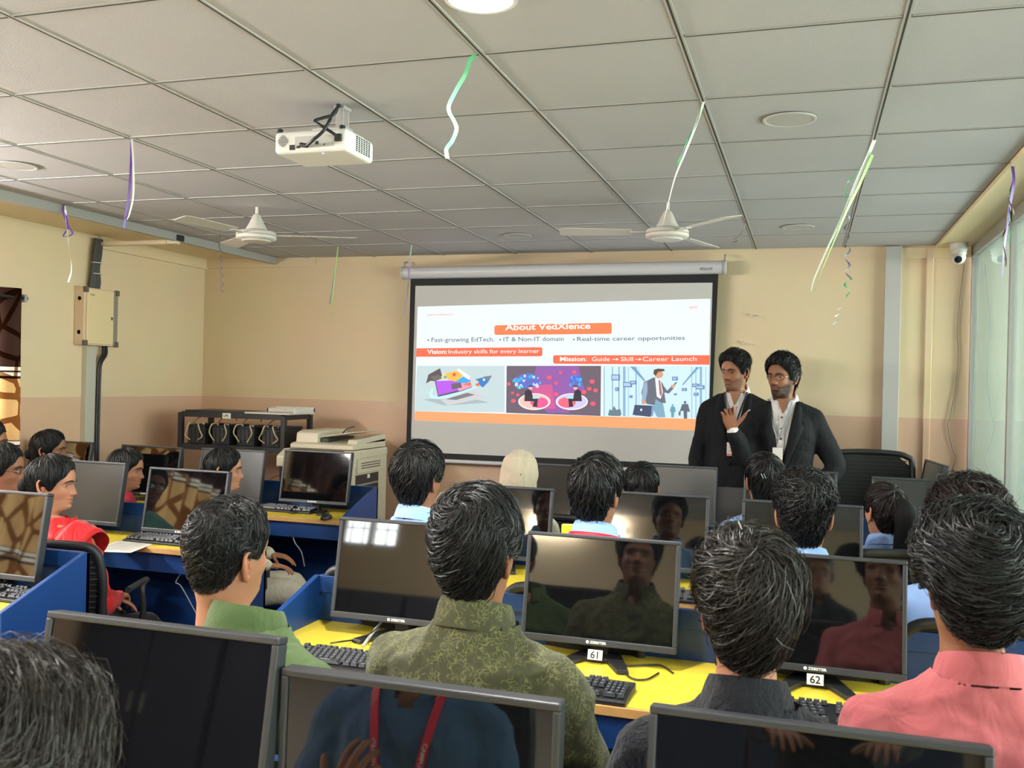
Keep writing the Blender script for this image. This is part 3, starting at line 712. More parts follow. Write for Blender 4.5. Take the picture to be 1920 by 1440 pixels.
def person(key, label, px, py, y, group=None, yaw=0., hyaw=0., hpitch=0., hroll=0., S=1., HS=None, skin='a', hair=None, strand=None, hmat=None, hair_extra=None,
           shirt=None, sleeve='long', smat=None, collar_mat=None, collar_kw=None, inf=.012, fold=.006, ff=26., fstretch=(1, 1, 1), pmat=None, woman=False, lean=.06, arms=None, hands=True, legs='sit', legdir=0.,
           beard=0., moust=0., face=False, voxel=.011, mouth=0., standing=False, hairtop=None, base=None, wide=1., hand_kw=None, jacket=None, zfix=None, hx=0., vneck=None, neck=.588):
    """px, py: photo pixel of the crown (hair included); y: distance from the camera plane along the room"""
    HS = HS or S; yaw = math.radians(yaw); top = hairtop if hairtop is not None else (hair or {}).get('top', .02)
    W = aty(px, py, y); Rl = rotx(-lean)
    chin = Rl@np.array((0, -.012, neck))*S; crown = chin[2]+(.225+top)*HS
    hz = W[2]-crown if zfix is None else zfix
    chin[0] = hx; hv = rotz(yaw)@np.array((hx, chin[1], 0)); root = (W[0]-hv[0], y-hv[1], 0)
    t = thing('person', label, 'person', root, yaw, group); PEOPLE[key] = t
    hip = np.array((0, 0, hz)); seed = sum(map(ord, key))*7 % 997
    Rh = rotz(math.radians(hyaw)-yaw)@rotx(math.radians(hpitch))@roty(math.radians(hroll))
    horg = hip+chin; K = .9 if woman else 1.
    sk = np.array(SK[skin][:3])
    # joints
    sh = [hip+Rl@np.array((s*.170*K*wide, -.014, .440))*S for s in (-1, 1)]
    if arms is None:
        arms = [((-.235, .06, .20), (-.17, .29, .185)), ((.235, .06, .20), (.17, .29, .185))]
    AR = []
    for i, (e, w) in enumerate(arms):
        E = hip+Rl@np.array(e)*S; Wp = hip+Rl@np.array(w)*S; AR.append((sh[i], E, Wp))
    if legs == 'sit':
        c, s_ = math.cos(legdir), math.sin(legdir); LG = []
        for s in (-1, 1):
            kx, ky = s*.11, .43; LG.append(((s*.085, 0, hz), (kx, ky, hz+.0), (kx, ky+.02, .10), (kx, ky+.16, .035)))
    else:
        LG = [((s*.09, 0, hz), (s*.10, .015, hz*.52), (s*.105, -.01, .09), (s*.115, .15, .035)) for s in (-1, 1)]
    # body
    b = MB(); torso(b, S, -.012, lean, z1=.54, woman=woman); V = np.array(b.V)+hip; b.V = [tuple(v) for v in V]
    nb = hip+Rl@np.array((0, -.022, .505))*S
    for a, e, w in AR:
        limb(b, [nb, nb*.5+a*.5+np.array((0, 0, .004)), a], [.052*S, .050*S, .044*S])
        limb(b, [a, (a*.5+e*.5), e, e*.45+w*.55, w], [.05*S, .042*S, .038*S, .036*S, .026*S])
    for h, k, an, to in LG:
        limb(b, [h, tuple(np.array(h)*.5+np.array(k)*.5), k, tuple(np.array(k)*.55+np.array(an)*.45), an], [.075*S, .068*S, .052*S, .045*S, .034*S], 12, 4)
    limb(b, [horg+np.array((-hx*.8, -.02, -.10))*S, horg+np.array((0, -.016, -.02))*S], [.048*S, .040*S])
    v, f, n = remesh(b, max(voxel, .013), 3)
    VV = [v]; FF = list(f); CC = [np.tile(sk, (len(v), 1))]; o = len(v)
    hk = (woman, beard, moust, skin, mouth)
    hv_, hf, hc = make_head(SK[skin], beard, mouth, woman, None, moust)
    VV.append(head_xf(hv_, horg, Rh, HS)); FF += [tuple(i+o for i in q) for q in hf]; CC.append(hc); o += len(hv_)
    if hands:
        for i, (a, e, w) in enumerate(AR):
            kw = dict(fwd=(w-e), palm=(0, 0, -1.), side=(-1 if i == 0 else 1), curl=(.25, .3, .35, .4), S=S*(.92 if woman else 1.))
            if hand_kw and hand_kw[i]: kw.update(hand_kw[i])
            q, qf, _ = hand(w, **kw)
            VV.append(q); FF += [tuple(j+o for j in r) for r in qf]; CC.append(np.tile(sk*np.array((1.03, .98, .95)), (len(q), 1))); o += len(q)
    mk('body', np_mesh('body', np.concatenate(VV), FF, np.concatenate(CC)), M_SKIN, t)
    # face details
    if face:
        for s in (-1, 1):
            b = MB(); c = np.array((s*.031, .0625, .1105)); b.ell(c, (.0125,)*3, 18, 12, rotx(H)); V = np.array(b.V)
            ang = np.degrees(np.arccos(np.clip((V-c)@np.array((0, 1., -.08))/.0125, -1, 1)))
            mi = [1 if max(ang[i] for i in q) < 44 else 0 for q in b.F]
            bb = MB(); bb.ell(c, (.0137,)*3, 18, 12); W2 = np.array(bb.V)-c; keep = [q for q in bb.F if all((W2[i][2] > .0030) or (W2[i][2] < -.0044) for i in q) and all(W2[i][1] > -.004 for i in q)]
            oo = len(b.V); b.V += bb.V; b.F += [tuple(i+oo for i in q) for q in keep]; mi += [2]*len(keep)
            b.V = [tuple(v) for v in head_xf(np.array(b.V), horg, Rh, HS, True)]; b.M = mi
            lid = mat('eyelid_'+skin, tuple(sk*.72)+(1,), .5)
            b.build('eye', [M_EYEW, M_IRIS, lid], t, smooth=180)
        for s in (-1, 1):
            b = MB()
            pts = np.array([(s*.012, 0, .1275), (s*.022, 0, .1315), (s*.034, 0, .1325), (s*.046, 0, .1285), (s*.052, 0, .1245)]); pts = catmull(pts, 3)
            th = np.arcsin(np.clip(pts[:, 0]/.0745, -1, 1)); pts[:, 1] = head_pt(th, pts[:, 2])[:, 1]+.0035
            b.tube(pts, np.interp(np.linspace(0, 1, len(pts)), [0, .3, 1], [.0034, .0044, .0016]), 6)
            b.V = [tuple(v) for v in head_xf(np.array(b.V), horg, Rh, HS, True)]; b.build('eyebrow', M_HAIR, t, smooth=180)
    # hair
    if hair is not None:
        hk = tuple(sorted(hair.items())) 
        h = Hair(seed=seed, **hair); v, f = h.shell(); VV = [v]; FF = [tuple(q) for q in f]; o = len(v)
        obj_hair = None
        if strand:
            sv, sf = h.strands(**strand)
        if hair_extra:
            eb = MB(); hair_extra(eb); VV.append(np.array(eb.V)); FF += [tuple(i+o for i in q) for q in eb.F]; o += len(eb.V)
        me = np_mesh('hair', head_xf(np.concatenate(VV), horg, Rh, HS, True), FF); ho = mk('hair', me, M_SCALP if strand else (hmat or M_HAIR), t)
        if strand:
            s2 = mk('hair_strands', np_mesh('hair_strands', head_xf(sv, horg, Rh, HS, True), sf), hmat or M_HAIR, t); s2['kind'] = 'stuff'
    # clothes
    if smat is not None:
        b = MB(); torso(b, S, inf, lean, z1=.575, woman=woman); b.V = [tuple(v) for v in np.array(b.V)*np.array((wide, 1, 1))+hip]
        for a, e, w in AR:
            limb(b, [nb, nb*.5+a*.5+np.array((0, 0, .004)), a], [.062*S, .062*S, .057*S], 16)
            b.ell(a+Rl@np.array((0, 0, -.010))*S, (.060*S, .060*S, .058*S), 16, 10)
            if sleeve == 'long':
                limb(b, [a, a*.5+e*.5, e, e*.45+w*.55, w*.96+e*.04], [.062*S, .060*S, .052*S, .047*S, .038*S], 16, 6)
            else:
                m = a*.35+e*.65; limb(b, [a, a*.5+m*.5, m], [.062*S, .062*S, .060*S], 16, 6)
        v, f, n = remesh(b, voxel, 5); v = fold_disp(v, n, seed, fold, ff, fstretch)
        L = ((v-hip)@Rl)/S; vn = vneck if vneck is not None else (.50 if collar_mat is not None else .525)
        cut = (L[:, 1] > .0) & (L[:, 2] > vn) & (np.abs(L[:, 0]) < (L[:, 2]-vn)*.75+.004); cut |= (L[:, 2] > .555)
        f = [q for q in f if not any(cut[i] for i in q)]
        so = mk('shirt', np_mesh('shirt', v, f), smat, t)
        if collar_mat is not None:
            b = MB(); kw = dict(collar_kw or {}); collar(b, S, Rl, Rl@np.array((0, -.016, .545))+hip/S, **kw); b.build('collar', collar_mat, so, smooth=50)
    if pmat is not None:
        b = MB(); torso(b, S, .006, lean*.3, z1=.10, woman=woman); b.V = [tuple(v) for v in np.array(b.V)+hip]
        for h, k, an, to in LG:
            limb(b, [h, tuple(np.array(h)*.5+np.array(k)*.5), k, tuple(np.array(k)*.55+np.array(an)*.45), an], [.092*S, .084*S, .070*S, .062*S, .052*S], 14, 5)
        v, f, n = remesh(b, max(voxel, .013), 4); v = fold_disp(v, n, seed+9, .003, 20); mk('trousers', np_mesh('trousers', v, f), pmat, t)
        for h, k, an, to in LG:
            b = MB(); an = np.array(an); to = np.array(to)
            ring_loft(b, [(an+np.array((0, -.055, -an[2]+.03)), (.028, 0, 0), (0, 0, .028)), (an+np.array((0, -.03, -an[2]+.045)), (.040, 0, 0), (0, 0, .043)), (an+np.array((0, .04, -an[2]+.045)), (.043, 0, 0), (0, 0, .043)), (an+np.array((0, .12, -an[2]+.03)), (.044, 0, 0), (0, 0, .028)), (an+np.array((0, .19, -an[2]+.022)), (.030, 0, 0), (0, 0, .020))], 16, 2.4)
            b.build('shoe', mat('dark_shoe', rgb(30, 26, 24), .5), t, smooth=60)
    PEOPLE[key+'_x'] = dict(horg=horg, Rh=Rh, HS=HS, hip=hip, Rl=Rl, S=S, AR=AR, root=root, yaw=yaw)
    return t
def head_child(key, b, name, m, smooth=60, **kw):
    X = PEOPLE[key+'_x']; b.V = [tuple(v) for v in head_xf(np.array(b.V), X['horg'], X['Rh'], X['HS'], True)]
    return b.build(name, m, PEOPLE[key], smooth=smooth, **kw)
# ------------------------------------------------------------------ the monitors in their rows
monitor(88, 1145, 1.40, 'large dark monitor at the lower left, nearest the camera')
monitor(527, 1252, 1.40, 'dark monitor at the bottom centre reflecting a blue shirt', 'n')
monitor(1218, 1322, 1.47, 'dark monitor at the bottom right before the man in pink')
monitor(638, 968, 2.90, 'dark monitor partly hidden behind the man in the patterned shirt')
m61 = monitor(990, 995, 2.90, 'dark monitor with the number 61 on its foot')
m62 = monitor(1702, 1052, 2.90, 'dark monitor between the man in black and the man in pink', xr='R')
monitor(90, 925, 2.90, 'monitor at the left edge reflecting the striped curtain', xr='R')
monitor(850, 905, 4.15, 'monitor below the cream headscarf, partly behind wavy black hair')
monitor(1330, 930, 4.15, 'monitor right of the boy with the red lanyard', xr='R')
monitor(1392, 935, 4.15, 'monitor behind the boy with both ears showing')
monitor(1722, 950, 4.15, 'monitor behind the two curly heads on the right')
monitor(235, 868, 4.15, 'grey monitor right beside the face of the woman in red', 'm', xr='R')
monitor(280, 875, 4.15, 'black monitor above the keyboard with the paper sheet')
monitor(1345, 876, 5.37, 'grey screen right under the corner of the projector screen', 'm', xr='R')
monitor(967, 866, 5.37, 'monitor behind the cream headscarf reflecting a bright window')
monitor(1570, 885, 5.37, 'monitor mostly hidden behind the boy with both ears showing', xr='R')
monitor(1635, 893, 5.37, 'greenish screen before the tall mesh chair', 'm')
monitor(533, 842, 5.37, 'monitor in front of the copier reflecting a curtain')
monitor(497, 845, 5.37, 'grey monitor behind the woman in cream', 'm', xr='R')
monitor(228, 833, 5.37, 'far monitor by the left corner reflecting the gold curtain')
monitor(172, 829, 4.98, 'farthest left monitor below the cable duct of the fuse box', xr='R')

# ------------------------------------------------------------------ the people
M_GREEN = cloth_mat('green_cotton', rgb(80, 100, 58), bump=.35, bscale=500)
M_BLACKSH = cloth_mat('black_crinkle', rgb(25, 26, 32), bump=.5, bscale=120)
M_PINK = cloth_mat('pink_cotton', rgb(196, 104, 108), bump=.2)
M_BLUESH = cloth_mat('pale_blue_cotton', rgb(150, 182, 232), bump=.15)
M_JEAN = cloth_mat('dark_trousers', rgb(38, 42, 56))
M_BLACKT = cloth_mat('black_trousers', rgb(26, 26, 28))
M_RED = cloth_mat('red_silk', rgb(200, 28, 34), rough=.5, bump=.1)
M_TEAL = cloth_mat('teal_cotton', rgb(150, 214, 204)); M_ROSE = cloth_mat('rose_cotton', rgb(218, 50, 84))
M_CREAM = cloth_mat('cream_cotton', rgb(214, 204, 182)); M_SCARF = cloth_mat('headscarf_cream', rgb(184, 168, 146))
M_SLATE = cloth_mat('slate_blue_cotton', rgb(70, 98, 132)); M_DKBLUE = cloth_mat('dark_blue_cotton', rgb(40, 54, 96)); M_BROWN = cloth_mat('brown_cotton', rgb(110, 72, 56))
def pattern_mat():
    m = cloth_mat('olive_floral', rgb(96, 98, 66)); nt = m.node_tree; b = nt.nodes['Principled BSDF']
    tc = nt.nodes.new('ShaderNodeTexCoord'); n = nt.nodes.new('ShaderNodeTexNoise'); n.inputs['Scale'].default_value = 26; n.inputs['Detail'].default_value = 2
    nt.links.new(tc.outputs['Object'], n.inputs['Vector'])
    mixv = nt.nodes.new('ShaderNodeMix'); mixv.data_type = 'RGBA'; mixv.blend_type = 'LINEAR_LIGHT'; mixv.inputs['Factor'].default_value = .035
    nt.links.new(tc.outputs['Object'], mixv.inputs['A']); nt.links.new(n.outputs['Color'], mixv.inputs['B'])
    v = nt.nodes.new('ShaderNodeTexVoronoi'); v.feature = 'DISTANCE_TO_EDGE'; v.inputs['Scale'].default_value = 88; nt.links.new(mixv.outputs['Result'], v.inputs['Vector'])
    lt = nt.nodes.new('ShaderNodeMapRange'); lt.inputs['From Min'].default_value = .03; lt.inputs['From Max'].default_value = .10; lt.inputs['To Min'].default_value = 1; lt.inputs['To Max'].default_value = 0
    nt.links.new(v.outputs['Distance'], lt.inputs['Value'])
    n3 = nt.nodes.new('ShaderNodeTexNoise'); n3.inputs['Scale'].default_value = 34; nt.links.new(tc.outputs['Object'], n3.inputs['Vector'])
    r3 = nt.nodes.new('ShaderNodeMapRange'); r3.inputs['From Min'].default_value = .42; r3.inputs['From Max'].default_value = .52; nt.links.new(n3.outputs['Fac'], r3.inputs['Value'])
    mu = nt.nodes.new('ShaderNodeMath'); mu.operation = 'MULTIPLY'; nt.links.new(lt.outputs[0], mu.inputs[0]); nt.links.new(r3.outputs[0], mu.inputs[1])
    mx = nt.nodes.new('ShaderNodeMix'); mx.data_type = 'RGBA'; mx.inputs['A'].default_value = rgb(76, 76, 52); mx.inputs['B'].default_value = rgb(120, 120, 78)
    nt.links.new(mu.outputs[0], mx.inputs['Factor']); nt.links.new(mx.outputs['Result'], b.inputs['Base Color']); return m
M_OLIVE = pattern_mat()
GA = 'seated audience seen from behind'
# the near row
person('green', 'man with short black hair in a plain green shirt, seen from behind', 428, 930, 1.80, GA, hx=-.075, yaw=-12, hyaw=-13, hpitch=2, hroll=4, skin='c', S=1.06, HS=.96,
       hair=dict(top=.018, side=.007, back=.010, nape=.040, ear=.122, wave=.0008, tilt=42), strand=dict(n=9000, L=.13, w=.0013, swirl=.5, lift=.003, spread=.5), hmat=M_HAIR,
       smat=M_GREEN, collar_mat=M_GREEN, collar_kw=dict(h=.040, fall=.050), pmat=M_JEAN, voxel=.009, wide=1.06)
person('olive', 'man with wavy black hair in an olive floral shirt', 900, 912, 1.88, GA, yaw=-6, hyaw=-8, hpitch=2, skin='b', S=1.06, HS=.96,
       hair=dict(top=.030, side=.015, back=.024, nape=.026, wave=.003, wf=55, tilt=40), strand=dict(n=9000, L=.36, w=.0016, swirl=1.3, lift=.006, curl=.5, cf=1.2, spread=.35, seg=7), hmat=M_HAIR,
       smat=M_OLIVE, collar_mat=M_OLIVE, collar_kw=dict(h=.042, fall=.054), pmat=M_JEAN, voxel=.009, wide=1.08)
person('black', 'man with messy dark brown hair in a crinkled black shirt', 1408, 995, 1.80, GA, yaw=2, hyaw=12, hpitch=-3, skin='c', S=1.0, HS=.96, neck=.612,
       hair=dict(top=.036, side=.020, back=.028, nape=.022, wave=.004, wf=45, tilt=40), strand=dict(n=9000, L=.42, w=.0016, swirl=1.0, lift=.009, curl=.35, cf=1., spread=.5, seg=7), hmat=M_HAIRG,
       smat=M_BLACKSH, collar_mat=M_BLACKSH, collar_kw=dict(h=.042, fall=.058, flare=.024), pmat=M_JEAN, voxel=.009, wide=1.08)
person('pink', 'man with thick curly hair in a pink shirt at the right', 1828, 950, 1.93, GA, yaw=8, hyaw=16, hpitch=0, skin='b', S=1.02, HS=.96, neck=.612, hx=-.015,
       hair=dict(top=.036, side=.020, back=.030, nape=.030, wave=.005, wf=70, tilt=36), strand=dict(n=9000, L=.26, w=.0018, swirl=.6, lift=.008, curl=1.3, cf=1.5, spread=.6, seg=7), hmat=M_HAIR,
       smat=M_PINK, collar_mat=M_PINK, collar_kw=dict(h=.042, fall=.052), pmat=M_JEAN, voxel=.009, wide=1.08, fold=.007)
person('corner', 'curly-haired person at the bottom left corner, only the head showing', 10, 1250, .82, GA, yaw=-8, hyaw=-12, skin='b', S=1.0,
       hair=dict(top=.040, side=.028, back=.034, nape=.03, wave=.007, wf=80), strand=dict(n=15000, L=.22, w=.0011, swirl=.5, lift=.010, curl=1.7, cf=1.5, spread=.7, seg=9), hmat=M_HAIRG,
       smat=M_SLATE, collar_mat=M_SLATE, pmat=M_JEAN, arms=[((-.24, .10, .18), (-.10, .20, .30)), ((.235, .06, .20), (.17, .29, .185))], hand_kw=[dict(palm=(.3, -1., 0), fwd=(.25, .1, 1.), curl=(.5, .55, .6, .65)), None])
# boys in pale blue
person('boy_a', 'boy in a pale blue shirt with thick black hair, left of the headscarf', 787, 828, 3.22, GA, yaw=-8, hyaw=-10, skin='b', S=1.02, HS=.96,
       hair=dict(top=.028, side=.018, back=.026, nape=.016, wave=.002), strand=dict(n=4500, L=.3, w=.0022, swirl=.6, lift=.006), smat=M_BLUESH, collar_mat=M_BLUESH, pmat=M_JEAN)
person('boy_b', 'boy in a pale blue shirt with a red lanyard round his neck', 1120, 850, 3.22, GA, yaw=-6, hyaw=-14, skin='b', S=1.02, HS=.96,
       hair=dict(top=.028, side=.020, back=.028, nape=.012, wave=.002), strand=dict(n=4500, L=.3, w=.0022, swirl=.5, lift=.005), smat=M_BLUESH, collar_mat=M_BLUESH, pmat=M_JEAN)
person('boy_c', 'boy in a pale blue shirt with both ears showing from behind', 1510, 878, 3.20, GA, yaw=0, hyaw=-2, hpitch=4, skin='c', S=1.02, HS=1.0,
       hair=dict(top=.032, side=.010, back=.014, nape=.020, wave=.003), strand=dict(n=4500, L=.3, w=.0020, swirl=.7, lift=.006, curl=.4), smat=M_BLUESH, collar_mat=M_BLUESH, pmat=M_JEAN)
person('boy_d', 'boy with bushy curly hair behind the man in pink', 1818, 898, 3.25, GA, yaw=4, hyaw=10, skin='b', S=1.0, HS=.96,
       hair=dict(top=.050, side=.040, back=.042, nape=.02, wave=.008, wf=90), strand=dict(n=6000, L=.2, w=.0022, swirl=.4, lift=.012, curl=2., cf=1.6, spread=.8, seg=6), hmat=M_HAIRR, smat=M_BLUESH, collar_mat=M_BLUESH, pmat=M_JEAN, wide=1.05)
# girls further on
def pony(cx, w, L, out):
    def fn(b):
        P = catmull([(cx*.3, -.085, .165), (cx, -.125-out, .15), (cx*1.3, -.14-out, .08), (cx*1.35, -.125-out, -.02), (cx*1.3, -.11-out, -L)], 6)
        r = np.interp(np.linspace(0, 1, len(P)), [0, .15, .4, .8, 1], [.018, .03, w, w*.8, .01]); b.tube(P, r, 14)
    return fn
def bun(cy, cz, r):
    def fn(b): b.ell((0, cy, cz), (r*1.1, r*.8, r), 18, 12)
    return fn
person('pony', 'girl in pale blue with a long ponytail, hair clipped back', 1660, 905, 4.45, GA, yaw=10, hyaw=28, hpitch=2, skin='c', S=.95, woman=True,
       hair=dict(top=.016, side=.014, back=.018, nape=.02, wave=.001), strand=dict(n=3000, L=.4, w=.0025, swirl=.2, lift=.003), hair_extra=pony(.02, .055, .20, .0), hmat=M_HAIRR, smat=M_BLUESH, collar_mat=M_BLUESH, pmat=M_JEAN)
person('clip', 'girl with a hair clip behind the boy with both ears showing', 1436, 848, 4.45, GA, yaw=4, hyaw=14, skin='b', S=.98, woman=True,
       hair=dict(top=.016, side=.015, back=.02, nape=.0, ear=.105, wave=.001), strand=dict(n=3000, L=.4, w=.0025, swirl=.15, lift=.003), smat=M_BLUESH, collar_mat=M_BLUESH, pmat=M_JEAN)
person('dark', 'girl with smooth dark hair below the projector screen corner', 1204, 866, 4.5, GA, yaw=0, hyaw=4, skin='b', S=.96, woman=True,
       hair=dict(top=.014, side=.014, back=.018, nape=.0, ear=.10, wave=.001), strand=dict(n=2500, L=.4, w=.0025, swirl=.1, lift=.003), hair_extra=bun(-.12, .09, .03), smat=M_DKBLUE, pmat=M_JEAN)
person('scarf', 'girl wearing a cream headscarf in front of the projector screen', 976, 842, 4.5, GA, yaw=-4, hyaw=-14, skin='c', S=.96, woman=True, hairtop=.022, hair=None,
       smat=M_CREAM, pmat=M_JEAN)
# women on the left
WH = dict(top=.015, side=.013, back=.018, nape=.004, front=.184, temple=.146, ear=.108, wave=.001, tilt=20)
WS = dict(n=3500, L=.45, w=.0022, swirl=.1, lift=.0025)
person('red', 'woman in a red sari seated at the left, seen in profile', 92, 850, 3.42, 'women on the left looking right', hx=-.085, yaw=-8, hyaw=-66, hpitch=-6, skin='a', S=1.04, HS=1.0, woman=True, face=True, hair=WH, strand=dict(n=5000, L=.45, w=.002, swirl=.1, lift=.002),
       hair_extra=bun(-.115, .085, .038), smat=M_RED, sleeve='long', pmat=M_BLACKT, voxel=.010, fold=.007,
       arms=[((-.22, .08, .22), (-.06, .30, .16)), ((.215, .05, .20), (.03, .30, .17))])
person('teal', 'woman in teal wearing thin glasses at the left edge', 2, 830, 3.6, 'women on the left looking right', yaw=-40, hyaw=-62, hpitch=-4, skin='b', S=.98, woman=True, face=True, hair=WH, strand=WS, smat=M_TEAL, pmat=M_BLACKT, hair_extra=bun(-.115, .085, .034))
person('back', 'woman in dark clothes behind the woman in red, nearest the fuse box', 92, 805, 4.75, 'women on the left looking right', yaw=-40, hyaw=-62, hpitch=-2, skin='b', S=1.0, woman=True, face=True, hair=WH, strand=WS, smat=M_BROWN, pmat=M_BLACKT, hair_extra=bun(-.115, .08, .034))
person('rose', 'woman in a rose-red blouse left of the black monitor', 232, 838, 4.55, 'women on the left looking right', yaw=-40, hyaw=-66, hpitch=-8, skin='a', S=.96, woman=True, face=True, hair=WH, strand=WS, smat=M_ROSE, sleeve='short', pmat=M_BLACKT, hair_extra=bun(-.115, .08, .034))
person('cream', 'woman in a cream dress with her knees turned to the aisle', 418, 838, 4.60, 'women on the left looking right', yaw=-62, hyaw=-58, hpitch=-4, skin='a', S=.98, woman=True, face=True, hair=WH, strand=WS, smat=M_CREAM, pmat=M_CREAM, hair_extra=bun(-.115, .08, .034))
person('edge', 'person with glasses at the far left edge by the curtain', -22, 786, 4.1, 'women on the left looking right', yaw=-40, hyaw=-55, skin='b', S=1.0, face=True, hair=dict(top=.02, side=.008, back=.012), strand=WS, smat=M_BROWN, collar_mat=M_BROWN, pmat=M_BLACKT)
# ------------------------------------------------------------------ projector screen and slide
YS = 6.80; SLIDE_GAIN = .60
sroot_p = aty(1050, 690, YS)
screen = thing('projection_screen', 'wide pull-down projector screen with black border and lit slide on the front wall', 'projector screen', (sroot_p[0], YS, 1.0))
def sp(px, py, k=0): 
    p = aty(px, py, YS-.0006*k); return (p[0]-sroot_p[0], p[1]-YS, p[2]-1.0)
M_SCRW = mat('screen_fabric', rgb(205, 203, 200), .8); M_SCRB = mat('screen_border', rgb(14, 15, 18), .7)
def emat(name, c, k=1.0):
    if name in MATS: return MATS[name]
    m = mat(name, tuple(x*.06 for x in c[:3])+(1,), .8, emit=k*SLIDE_GAIN, ecol=c); return m
b = MB(); q = [sp(*p) for p in ((770, 520), (1347, 512), (1330, 884), (761, 858))]; n = 12
b.add([*q, *[(x, y+.004, z) for x, y, z in q]], [(3, 2, 1, 0), (4, 5, 6, 7)]); b.build('border', M_SCRB, screen)
b = MB(); b.add([sp(*p, 1) for p in ((779, 536), (1336, 530), (1327, 872), (770, 847))], [(3, 2, 1, 0)]); b.build('fabric', M_SCRW, screen)
c0, c1 = np.array(sp(760, 512)), np.array(sp(1356, 501))
b = MB(); b.tube([c0, c1], .048, 20); o = b.build('case', mat('case_white', rgb(205, 203, 205), .4), screen, smooth=40)
for e, s in ((c0, -1), (c1, 1)):
    b = MB(); b.tube([e+np.array((s*.002, 0, 0)), e+np.array((s*.02, 0, 0))], .052, 20); b.build('end_cap', mat('cap_grey', rgb(185, 185, 185), .4), screen, smooth=40)
    b = MB(); b.tube(catmull([e+np.array((s*.005, .0, .04)), e+np.array((s*.012, .01, .085)), e+np.array((s*.004, .05, .09))], 4), .006, 6); b.build('hook', M_ALU, screen)
b = MB(); b.tube([np.array(sp(763, 861)), np.array(sp(1331, 887))], .015, 12); b.build('weight_bar', mat('case_white', rgb(205, 203, 205), .4), screen, smooth=40)
b = MB(); v, f = text_mesh('VEGA LITE', 1.); W = v[:, 0].max()
b.add([np.array(sp(1313+24*p[0]/W, 508-7*p[1], 0))+np.array((0, -.049, 0)) for p in v], f); b.build('maker_mark', M_BLACK, screen)
# the projected slide, its light put in as flat glowing shapes over the fabric
slide_k = [3]
def poly(name, pts, m, k=None, parent=None):
    if k is None: slide_k[0] += .35; k = slide_k[0]
    b = MB(); b.add([sp(x, y, k) for x, y in pts], [tuple(range(len(pts)))[::-1]]); return b.build(name, m, parent or slide)
def rrect(x0, y0, x1, y1, x2, y2, x3, y3, r=4, n=4):
    P = [np.array(p, float) for p in ((x0, y0), (x1, y1), (x2, y2), (x3, y3))]; out = []
    for i in range(4):
        a, c, d = P[i-1], P[i], P[(i+1) % 4]; u = nrm(a-c)*r; w = nrm(d-c)*r
        for t in np.linspace(0, 1, n): out.append(tuple(c+u*(1-t)**2+w*t**2))
    return out
b = MB(); b.add([sp(*p, 2) for p in ((783, 575), (1332, 560), (1327, 808), (777, 788))], [(3, 2, 1, 0)])
slide = b.build('slide', emat('slide_white', rgb(236, 246, 252), .95), screen)
ORG = emat('slide_orange', rgb(246, 132, 84)); RED_ = emat('slide_red', rgb(244, 112, 82)); BAND = emat('slide_band', rgb(252, 166, 112)); SW = emat('slide_text_white', rgb(255, 250, 246)); SG = emat('slide_text_grey', rgb(96, 104, 112))
def stext(s, x0, y0, x1, y1, h, m, bold=0., name='text', parent=None):
    v, f = text_mesh(s, 1., bold); a, c = v[:, 0].min(), v[:, 0].max(); v = v.copy(); v[:, 0] = (v[:, 0]-a)/(c-a); cap = .7
    slide_k[0] += .35; b = MB(); b.add([sp(x0+(x1-x0)*p[0], y0+(y1-y0)*p[0]-h*p[1]/cap, slide_k[0]) for p in v], f); return b.build(name, m, parent or slide)
poly('title_box', rrect(927, 610, 1147, 605, 1147, 626, 927, 628), ORG)
poly('vision_box', [(781, 653)]+rrect(781, 653, 1017, 651, 1017, 668, 781, 669)[4:12]+[(780, 669)], RED_)
poly('mission_box', rrect(1037, 666, 1331, 666, 1331, 684, 1037, 682)[:4]+[(1331, 666), (1330, 684)]+rrect(1037, 666, 1331, 666, 1331, 684, 1037, 682)[12:], RED_)
poly('bottom_band', [(778, 771), (1328, 786), (1327, 808), (777, 788)], BAND)
stext('www.vedxlence.in', 800, 592, 850, 591, 4, ORG); stext('2025', 1292, 579, 1307, 578, 4.5, ORG)
stext('About VedXlence', 947, 619, 1107, 616, 11, SW, .022)
for s, x0, y0, x1, y1 in (('Fast-growing EdTech.', 809, 641, 927, 640), ('IT & Non-IT domain', 944, 640, 1057, 639), ('Real-time career opportunities', 1082, 639.5, 1284, 637)):
    stext(s, x0, y0, x1, y1, 8, SG, .004); poly('bullet', [(x0-6+1.6*math.cos(a), y0-3+1.6*math.sin(a)) for a in np.linspace(0, 6.28, 9)[:-1]], SG)
stext('Vision:', 801, 663.5, 838, 663, 8, SW, .02); stext('Industry skills for every learner', 841, 663, 1011, 661.5, 7.5, SW)
stext('Mission', 1050, 677, 1097, 677, 8, SW, .02); stext(':  Guide', 1099, 677, 1143, 677, 8, SW); stext('Skill', 1164, 677, 1187, 677, 8, SW); stext('Career Launch', 1205, 677, 1306, 676.5, 8, SW)
for x in (1148, 1191):
    poly('arrow', [(x, 673.2), (x+8, 673.2), (x+7, 671), (x+12, 673.8), (x+7, 676.5), (x+8, 674.3), (x, 674.3)], SW)
